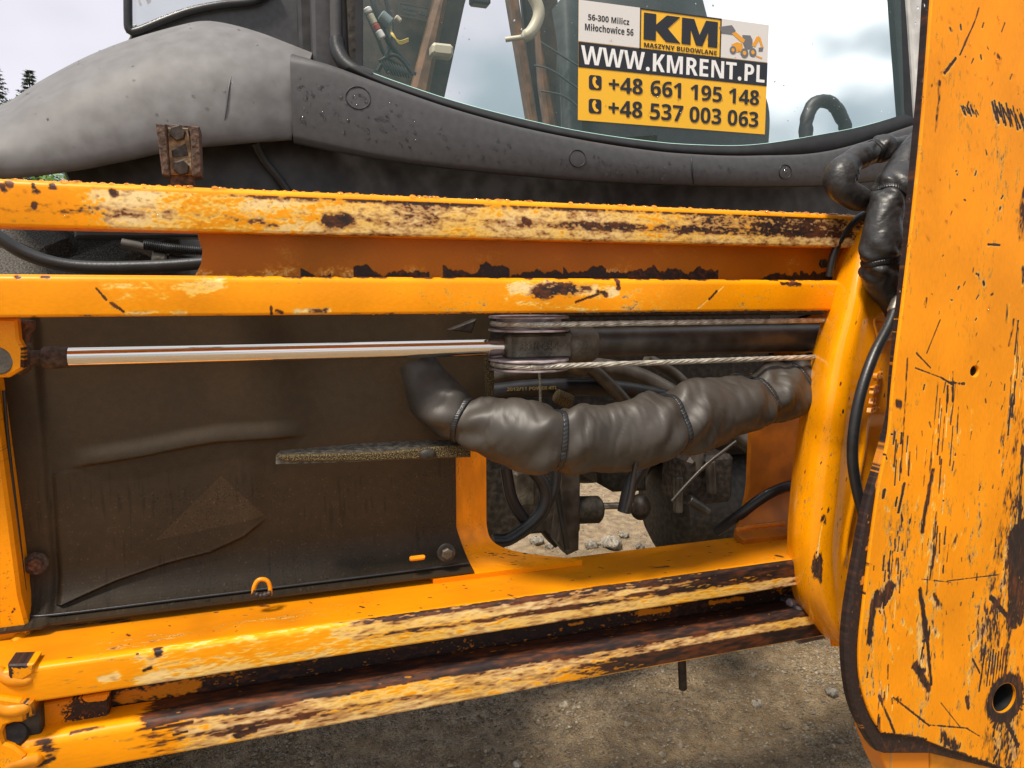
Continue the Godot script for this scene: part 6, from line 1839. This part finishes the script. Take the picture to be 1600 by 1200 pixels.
	hm.stroke(D, Vector2(0.9624, 0.4428), Vector2(0.9896, 0.4251), 0.0013, 0.9)
	hm.stroke(D, Vector2(0.9181, 0.4377), Vector2(0.945, 0.416), 0.0120, 0.70)
	hm.stroke(D, Vector2(0.9575, 0.492), Vector2(0.963, 0.4749), 0.0040, 0.85)
	hm.stroke(D, Vector2(0.8043, 0.4668), Vector2(0.8838, 0.4407), 0.0040, 0.85)
	hm.stroke(D, Vector2(0.9405, 0.4109), Vector2(1.0921, 0.3351), 0.0045, 0.85)
	hm.stroke(D, Vector2(1.0319, 0.3936), Vector2(1.0232, 0.3767), 0.0030, 0.9)
	# big rubbed band at the right and scoring above the pivot hole
	hm.stroke(D, Vector2(1.0286, 0.8603), Vector2(1.0353, 0.7361), 0.0055, 0.72)
	hm.stroke(D, Vector2(1.0338, 0.7265), Vector2(1.0454, 0.6022), 0.0170, 0.88, 0.3)
	hm.stroke(D, Vector2(1.0483, 0.7347), Vector2(1.077, 0.6026), 0.0200, 0.88, 0.3)
	hm.stroke(C, Vector2(1.0142, 0.719), Vector2(1.0115, 0.6514), 0.0100, 0.60)
	hm.stroke(D, Vector2(0.9912, 0.6405), Vector2(1.0354, 0.5987), 0.0052, 0.95)
	hm.stroke(D, Vector2(1.0014, 0.6741), Vector2(0.9029, 0.6771), 0.0011, 0.85)
	hm.stroke(D, Vector2(0.8552, 0.6861), Vector2(0.9092, 0.6744), 0.0011, 0.7)
	hm.stroke(D, Vector2(1.0327, 0.5991), Vector2(1.0335, 0.4983), 0.0065, 0.72)
	for k in 7:
		hm.stroke(D, Vector2(0.999, 0.5546) + Vector2(0.0055 * k, 0.004 * sin(k * 2.0)), Vector2(0.996, 0.499) + Vector2(0.0058 * k, 0.004), 0.0022, 0.85)
	hm.stroke(C, Vector2(1.0053, 0.5435), Vector2(1.0016, 0.4939), 0.0160, 0.56)
	hm.stroke(C, Vector2(1.0438, 0.5473), Vector2(1.0458, 0.5063), 0.0180, 0.56)
	hm.stroke(D, Vector2(0.9876, 0.5663), Vector2(0.9821, 0.4975), 0.0025, 0.9)
	hm.stroke(D, Vector2(0.9641, 0.5504), Vector2(0.9805, 0.5258), 0.0018, 0.95)
	hm.stroke(C, Vector2(0.9852, 0.6012), Vector2(0.9646, 0.57), 0.0080, 0.53)
	var c := Vector2(1.036, 0.4764)
	hm.stroke(D, c, c + Vector2(0.001, 0.0), 0.037, 0.98, 0.28)
	for k in 14:
		var a := -2.4 + 0.2 * k
		hm.stroke(D, c + Vector2(cos(a), sin(a)) * 0.028, c + Vector2(cos(a), sin(a)) * (0.038 + 0.012 * absf(sin(k * 2.7))), 0.0022, 0.9)
	hm.stroke(D, Vector2(1.0427, 0.4391), Vector2(1.0719, 0.3925), 0.0050, 0.8)
	hm.stroke(C, Vector2(1.0212, 0.4444), Vector2(1.0317, 0.3958), 0.0120, 0.56)
	hm.stroke(C, Vector2(1.054, 0.4328), Vector2(1.0655, 0.3781), 0.0140, 0.56)
	hm.stroke(D, Vector2(1.0206, 0.4496), Vector2(1.0187, 0.4192), 0.0035, 0.85)
	# bundles of fine vertical scoring where things have rubbed past
	for q in [[Vector2(0.8665, 0.8802), 0.030, 0.10], [Vector2(0.8772, 0.7251), 0.028, 0.07], [Vector2(0.8052, 0.8754), 0.020, 0.06], [Vector2(0.8016, 0.7157), 0.022, 0.06], [Vector2(0.8656, 0.5668), 0.022, 0.05], [Vector2(0.9995, 0.5744), 0.030, 0.06], [Vector2(0.878, 0.9414), 0.020, 0.05], [Vector2(1.0188, 0.6895), 0.016, 0.10], [Vector2(0.8051, 0.5297), 0.020, 0.05], [Vector2(1.0037, 0.9903), 0.016, 0.10]]:
		for k in 16:
			var p: Vector2 = q[0] + Vector2(rng.randfn() * q[1] * 0.5, rng.randfn() * q[2] * 0.4)
			hm.stroke(D if k % 3 else C, p, p + Vector2(rng.randf_range(-0.002, 0.002), -rng.randf_range(0.006, q[2] * 0.6)), rng.randf_range(0.0008, 0.0022), rng.randf_range(0.55, 0.95))
	# edge flaking and a scatter of nicks
	for k in 80:
		var p := Vector2(rng.randf_range(0.735, 1.03), rng.randf_range(0.52, 0.96))
		hm.stroke(D, p, p + Vector2(rng.randf_range(-0.003, 0.003), rng.randf_range(-0.012, 0.0)), rng.randf_range(0.0008, 0.0020), rng.randf_range(0.55, 0.9))
	for k in 40:
		var p := Vector2(rng.randf_range(0.735, 1.0), rng.randf_range(0.52, 0.92))
		hm.stroke(C, p, p + Vector2(rng.randf_range(-0.006, 0.006), rng.randf_range(-0.03, 0.0)), rng.randf_range(0.002, 0.006), rng.randf_range(0.42, 0.56))

# ------------------------------------------------------------------ sleeves and hoses
var dents := noise(141, 8.5, 1)
var folds := noise(142, 34.0, 2)

func sleeve(called: String, label: String, pts: Array, n: int, rad: Callable, ties: Array, m: Material, rough: float) -> Array:
	var t := thing(called, label, "hose sleeve", pts[0])
	var path := spline(pts, n)
	var fr := func(i: int, a: float) -> float:
		var s := float(i) / n
		var base: float = rad.call(s)
		var pinch := 0.0
		var near := 1.0
		for q in ties:
			var d := absf(s - q)
			pinch = maxf(pinch, exp(-pow(d / 0.016, 2.0)))
			near = minf(near, d)
		var swell := 1.0 + 0.07 * sin(clampf(near / 0.085, 0.0, 1.0) * PI * 0.5)
		var crease := 0.08 * exp(-pow((near - 0.03) / 0.028, 2.0)) * sin(5.0 * a + 9.0 * s * TAU)
		var q3 := path[i] + Vector3(0, cos(a), sin(a)) * base
		var w := 0.20 * rough * dents.get_noise_3dv(q3) + 0.032 * rough * folds.get_noise_3dv(q3 * Vector3(1.0, 0.5, 0.5))
		var rg := 1.0 - absf(folds.get_noise_3dv(q3 * Vector3(0.8, 0.35, 0.35) + Vector3(5, 0, 0)))
		w -= 0.040 * rough * pow(rg, 7.0)
		return base * (swell + crease * rough + w - 0.13 * pinch)
	var st := mb()
	tube(st, path, fr, 56)
	part("sleeve", st, m, t)
	for q in ties:
		var i := int(q * n)
		var d := (path[i + 1] - path[i - 1]).normalized()
		var nrm := perp((path[1] - path[0]).normalized())
		for k in i + 1:
			var dk := (path[mini(k + 1, n)] - path[maxi(k - 1, 0)]).normalized()
			nrm = (nrm - dk * nrm.dot(dk)).normalized()
		var bi := d.cross(nrm)
		var rows := []
		var seg := 220
		for e in 7:
			var off: float = [-0.0042, -0.0040, -0.0026, 0.0, 0.0026, 0.0040, 0.0042][e]
			var hgt: float = [0.0, 0.0022, 0.0026, 0.0026, 0.0026, 0.0022, 0.0][e]
			var l := PackedVector3Array()
			for k in seg + 1:
				var a := TAU * (k % seg) / seg
				var rr: float = fr.call(i, a) + hgt + (0.0007 if e in [2, 3, 4] and (k + e) % 4 < 2 else 0.0)
				l.append(path[i] + d * off + (nrm * cos(a) + bi * sin(a)) * rr)
			rows.append(l)
		st = mb()
		grid(st, rows, false, true)
		part("cable_tie", st, M.rubber, t)
	return [t, path]

func hose(pts: Array, r: float, label: String, n := 40, m: Material = null, group := "", called := "hose") -> MeshInstance3D:
	var st := mb()
	tube(st, spline(pts, n), r, 14)
	return lone(called, st, m if m else M.rubber, label, "hose", group)

func hoses() -> void:
	# the fat grey sleeve slung across the opening
	var r := sleeve("hose_sleeve", "fat grey rubber hose sleeve bound with ties across the opening",
		[Vector3(0.2228, 0.9761, -0.115), Vector3(0.2323, 0.9491, -0.105), Vector3(0.2481, 0.9161, -0.08), Vector3(0.2704, 0.8944, -0.055), Vector3(0.3078, 0.882, -0.03), Vector3(0.3568, 0.8736, -0.012), Vector3(0.4081, 0.8668, 0), Vector3(0.4734, 0.8638, 0.006), Vector3(0.5426, 0.8698, 0.008), Vector3(0.6178, 0.8809, 0.004), Vector3(0.6998, 0.8947, -0.005), Vector3(0.7781, 0.908, -0.02), Vector3(0.841, 0.9186, -0.035), Vector3(0.929, 0.9326, -0.06)], 240,
		func(s): return lerpf(0.030, 0.050, ss(0.02, 0.3, s)) * lerpf(1.0, 0.90, ss(0.62, 1.0, s)) + 0.003 * sin(s * 23.0),
		[0.155, 0.335, 0.575, 0.80, 0.915], M.sleeve, 1.0)
	var st := mb()
	XF = Transform3D()
	tube(st, spline([Vector3(0.523, 0.8477, 0.045), Vector3(0.5175, 0.8324, 0.044), Vector3(0.515, 0.8043, 0.04), Vector3(0.5113, 0.7766, 0.038), Vector3(0.5064, 0.7548, 0.036)], 24), func(i, a): return (0.0042 if absf(cos(a)) > 0.6 else 0.0028) * (1.0 if i < 22 else 0.7), 8)
	part("tie_tail", st, M.rubber, r[0], "loose tie tail hanging straight down")
	# lumpy black loop and the long sleeve beside the boom
	sleeve("hose_sleeve", "lumpy black sleeve looping under the window's right corner",
		[Vector3(1.0728, 1.3258, 0), Vector3(1.0238, 1.327, 0), Vector3(0.9747, 1.3169, 0.005), Vector3(0.9242, 1.3005, 0.012), Vector3(0.8901, 1.2753, 0.02), Vector3(0.8826, 1.2496, 0.03), Vector3(0.907, 1.234, 0.035), Vector3(0.9567, 1.2265, 0.03), Vector3(1.0188, 1.2174, 0.02)], 150,
		func(s): return 0.0165 + 0.0035 * sin(s * 31.0) * sin(s * 9.0) + 0.004 * ss(0.3, 0.5, s) * (1.0 - ss(0.6, 0.75, s)),
		[0.30], M.sleeve_black, 1.3)
	sleeve("hose_sleeve", "thick black sleeve hanging down along the boom's left edge",
		[Vector3(1.0399, 1.3256, 0.03), Vector3(0.9925, 1.282, 0.05), Vector3(0.9514, 1.2401, 0.065), Vector3(0.9253, 1.1987, 0.075), Vector3(0.9174, 1.1539, 0.08), Vector3(0.9268, 1.1145, 0.08), Vector3(0.9486, 1.0816, 0.075), Vector3(0.9692, 1.053, 0.07)], 150,
		func(s): return lerpf(0.026, 0.030, ss(0.1, 0.4, s)) * (1.0 - 0.45 * ss(0.85, 1.0, s)) + 0.002 * sin(s * 20.0),
		[0.42, 0.72], M.sleeve_black, 1.25)
	sleeve("hose_sleeve", "black sleeve tucked behind the boom below the hanging sleeve",
		[Vector3(1.0672, 1.2191, 0.02), Vector3(1.0332, 1.1645, 0.03), Vector3(1.0136, 1.1219, 0.035), Vector3(1.0018, 1.069, 0.04)], 60, func(_s): return 0.022, [], M.sleeve_black, 1.0)
	# single hose curving from the long sleeve down behind the boom's edge
	var hz := thing("hydraulic_hose", "bare black hose curving down in front of the casting", "hose", Vector3(0.8562, 0.846, 0.12))
	st = mb()
	tube(st, spline([Vector3(0.9347, 1.0618, 0.1), Vector3(0.9097, 1.0309, 0.112), Vector3(0.8715, 0.9885, 0.125), Vector3(0.8425, 0.9374, 0.135), Vector3(0.8283, 0.8858, 0.14), Vector3(0.8281, 0.8372, 0.14), Vector3(0.8385, 0.7922, 0.14), Vector3(0.8568, 0.7407, 0.14)], 50), 0.0082, 16)
	part("hose", st, M.rubber, hz)
	st = mb()
	rod(st, Vector3(0.943, 1.0737, 0.096), Vector3(0.925, 1.0521, 0.104), 0.0092, 0.002)
	part("ferrule", st, M.steel, hz)
	# hoses seen past the sleeve in the opening
	var grp := "hoses in the dark behind the opening"
	hose([Vector3(0.358, 0.8942, -0.3), Vector3(0.5034, 0.9026, -0.3), Vector3(0.6805, 0.8903, -0.3), Vector3(0.8896, 0.8411, -0.3)], 0.017, "hose with worn yellow print just above the fat sleeve", 40, null, grp)
	text_part_lone()
	hose([Vector3(0.4055, 0.9151, -0.4), Vector3(0.556, 0.9295, -0.4), Vector3(0.7629, 0.9021, -0.4), Vector3(1.0648, 0.7278, -0.4)], 0.021, "thick dim hose high in the opening under the lower rope", 40, M.barrel, grp)
	hose([Vector3(0.5604, 0.959, -0.28), Vector3(0.6145, 0.9204, -0.28), Vector3(0.6778, 0.8548, -0.28), Vector3(0.7152, 0.7754, -0.28)], 0.013, "dim hose slanting down from the lower rope", 40, M.barrel, grp)
	hose([Vector3(0.744, 0.949, -0.34), Vector3(0.8204, 0.9065, -0.34), Vector3(0.8851, 0.8354, -0.34)], 0.012, "dim hose slanting down at the right of the opening", 40, M.barrel, grp)
	hose([Vector3(0.4098, 0.7664, -0.25), Vector3(0.4221, 0.7053, -0.25), Vector3(0.4472, 0.6639, -0.25), Vector3(0.4663, 0.6496, -0.25)], 0.011, "short hose hanging down beside the orange corner", 30, null, grp)
	hose([Vector3(0.4434, 0.778, -0.24), Vector3(0.4812, 0.7269, -0.24), Vector3(0.4752, 0.6787, -0.24), Vector3(0.4188, 0.6358, -0.24), Vector3(0.3818, 0.6338, -0.24)], 0.012, "hose sweeping behind the orange corner", 40, null, grp)
	hose([Vector3(0.5014, 0.7939, -0.26), Vector3(0.5122, 0.7316, -0.26), Vector3(0.4893, 0.6717, -0.26), Vector3(0.4509, 0.6383, -0.26), Vector3(0.4004, 0.619, -0.26)], 0.010, "lowest hose crossing behind the orange corner", 40, null, grp)
	hose([Vector3(0.727, 0.7442, -0.3), Vector3(0.6919, 0.6939, -0.3), Vector3(0.6785, 0.6419, -0.3)], 0.014, "hose dropping behind the loose tie tail", 30, null, grp)
	hose([Vector3(0.8674, 0.7939, -0.2), Vector3(0.8037, 0.754, -0.2), Vector3(0.7622, 0.7194, -0.2), Vector3(0.7282, 0.6871, -0.2)], 0.0035, "thin stiff cable slanting down under the sleeve's right end", 30, M.barrel, grp)
	hose([Vector3(0.9493, 0.7223, -0.12), Vector3(0.9059, 0.7149, -0.12), Vector3(0.8714, 0.6943, -0.13), Vector3(0.8446, 0.6625, -0.15), Vector3(0.8307, 0.6169, -0.2)], 0.010, "black hose crossing the shaded orange plate", 40, null, grp)
	hose([Vector3(0.4498, 1.03, -0.2), Vector3(0.4548, 0.9685, -0.2), Vector3(0.4589, 0.8778, -0.2)], 0.0025, "thin upright cable behind the rope wheels", 20, M.plank, grp)
	for s in [[Vector3(0.5365, 0.9581, -0.27), Vector3(0.5761, 0.9387, -0.27), 0.019, "brass-dim hose coupling under the lower rope"], [Vector3(0.5151, 0.8912, -0.27), Vector3(0.5465, 0.8776, -0.27), 0.014, "gritty hose coupling above the fat sleeve"]]:
		st = mb()
		rod(st, s[0], s[1], s[2], 0.003, 14)
		lone("hose_coupling", st, M.grit if s[2] < 0.015 else M.cast, s[3], "coupling", "couplings behind the opening")
	# hose in the slot beside the tyre
	hose([Vector3(-0.366, 1.179, -0.2), Vector3(-0.3378, 1.1565, -0.2), Vector3(-0.3088, 1.1362, -0.2), Vector3(-0.2708, 1.1226, -0.2), Vector3(-0.223, 1.1178, -0.2), Vector3(-0.1396, 1.1206, -0.2), Vector3(-0.0696, 1.1271, -0.2)], 0.0095, "black hose crossing the slot in front of the tyre", 50)
	var ribs := spline([Vector3(-0.1711, 1.156, -0.29), Vector3(-0.1348, 1.1518, -0.29), Vector3(-0.0854, 1.1487, -0.29)], 120)
	st = mb()
	tube(st, ribs, func(i, _a): return 0.0075 + 0.0012 * sin(i * 1.6), 12)
	lone("hose", st, M.rubber, "ribbed conduit in the slot right of the tyre", "hose")
	hose([Vector3(-0.2054, 1.1595, -0.31), Vector3(-0.174, 1.1522, -0.31), Vector3(-0.1516, 1.1385, -0.31)], 0.008, "dim hose joining the fitting in the slot", 24, M.barrel)

func text_part_lone() -> void:
	# worn print along the hose above the sleeve
	var t := text_part("hose_print", "2012/11 POWER 4TL", M.print, get_node("hose_001"), Transform3D(Basis(Vector3.FORWARD, deg_to_rad(0.5)), Vector3(0.4734, 0.9048, -0.282)), 0.10, 0.0065, 0.001)
	t.position += Vector3.ZERO

# ------------------------------------------------------------------ rain drops
func dome_mesh() -> ArrayMesh:
	var st := mb()
	var rows := []
	for i in 6:
		var la := PI * 0.5 * i / 5.0 - 0.25 * (1.0 - i / 5.0)
		var l := PackedVector3Array()
		for j in 13:
			var a := TAU * (j % 12) / 12
			l.append(Vector3(cos(la) * cos(a), cos(la) * sin(a), sin(la) * 0.62))
		rows.append(l)
	grid(st, rows, false, true)
	var m := st.commit()
	m.surface_set_material(0, M.drop)
	return m

func bead(parent: Node3D, called: String, spots: Array, mesh: ArrayMesh, label: String) -> void:
	var mm := MultiMesh.new()
	mm.transform_format = MultiMesh.TRANSFORM_3D
	mm.mesh = mesh
	mm.instance_count = spots.size()
	for i in spots.size():
		var n: Vector3 = spots[i][1].normalized()
		var u := perp(n)
		var b := Basis(u, n.cross(u), n)
		var s: float = spots[i][2]
		mm.set_instance_transform(i, Transform3D(b.rotated(n, rng.randf() * TAU) * Basis.from_scale(Vector3(s * rng.randf_range(0.8, 1.3), s, s)), spots[i][0]))
	var o := MultiMeshInstance3D.new()
	o.name = called
	o.multimesh = mm
	parent.add_child(o, true)
	if not (parent is MeshInstance3D): o.position = -parent.position
	o.set_meta("kind", "stuff")
	o.set_meta("label", label)

func on_rows(rows: Array, count: int, u0: float, u1: float, v0: float, v1: float, r0: float, r1: float) -> Array:
	var out := []
	for k in count:
		var i := clampi(int(lerpf(v0, v1, rng.randf()) * (rows.size() - 1)), 1, rows.size() - 2)
		var j := clampi(int(lerpf(u0, u1, rng.randf()) * (rows[0].size() - 1)), 1, rows[0].size() - 2)
		var n: Vector3 = (rows[i][j + 1] - rows[i][j - 1]).cross(rows[i + 1][j] - rows[i - 1][j])
		var p: Vector3 = rows[i][j].lerp(rows[i + 1][j + 1], rng.randf())
		out.append([p, n, lerpf(r0, r1, pow(rng.randf(), 2.0))])
	return out

func droplets(loader: Node3D) -> void:
	var dm := dome_mesh()
	var a := []
	for k in 330:
		var x := rng.randf_range(-0.34, 0.95)
		a.append([Vector3(x, 1.2105, rng.randf_range(-0.016, -0.004)), Vector3(0, 1, 0.25), lerpf(0.0014, 0.0046, pow(rng.randf(), 1.6))])
	for k in 60: a.append([Vector3(rng.randf_range(0.1, 0.9), 1.0535, -0.002), Vector3(0, -1, 0.3), rng.randf_range(0.001, 0.0024)])
	for k in 90: a.append([Vector3(rng.randf_range(-0.34, 0.2), rng.randf_range(1.162, 1.206), 0.0), Vector3(0, 0, 1), rng.randf_range(0.0007, 0.0018)])
	for k in 90: a.append([Vector3(rng.randf_range(-0.34, 0.85), 0.624, rng.randf_range(-0.12, -0.01)), Vector3(0, 1, 0), rng.randf_range(0.0007, 0.0018)])
	bead(loader, "rain_drops", a, dm, "rain drops beading on the orange rails")
	var b := on_rows(trim_rows, 90, 0.0, 0.16, 0.25, 0.7, 0.0014, 0.004)
	b.append_array(on_rows(trim_rows, 130, 0.1, 1.0, 0.25, 0.6, 0.0014, 0.004))
	b.append_array(on_rows(trim_rows, 50, 0.35, 0.6, 0.3, 0.5, 0.001, 0.003))
	bead(loader, "rain_drops", b, dm, "rain drops on the dark window trim")
	bead(loader, "rain_drops", on_rows(guard_rows, 45, 0.0, 1.0, 0.12, 0.62, 0.001, 0.003), dm, "rain drops on the grey mudguard")
	bead(loader, "rain_drops", on_rows(glass_rows, 120, 0.0, 1.0, 0.0, 0.6, 0.0006, 0.0022), dm, "rain drops on the rear window")
	var sk := []
	for k in 70: sk.append([Vector3(rng.randf_range(0.63, 1.05), rng.randf_range(1.45, 1.62), -0.4056), Vector3(0, 0, 1), rng.randf_range(0.0008, 0.002)])
	bead(loader, "rain_drops", sk, dm, "rain drops on the sticker")
	var post: Node3D = get_node("swing_post")
	bead(post, "rain_drops", on_rows(post_rows, 320, 0.3, 0.95, 0.08, 0.92, 0.0005, 0.0013), dm, "fine rain drops on the casting")
	var c := []
	for k in 260: c.append([Vector3(rng.randf_range(0.78, 1.04), rng.randf_range(0.98, 1.44), 0.2501), Vector3(0, 0, 1), lerpf(0.0006, 0.0022, pow(rng.randf(), 2.0))])
	for k in 120: c.append([Vector3(rng.randf_range(0.74, 1.02), rng.randf_range(0.54, 0.98), 0.2501), Vector3(0, 0, 1), lerpf(0.0005, 0.0014, pow(rng.randf(), 2.0))])
	bead(get_node("digger_boom"), "rain_drops", c, dm, "rain drops on the boom's face")
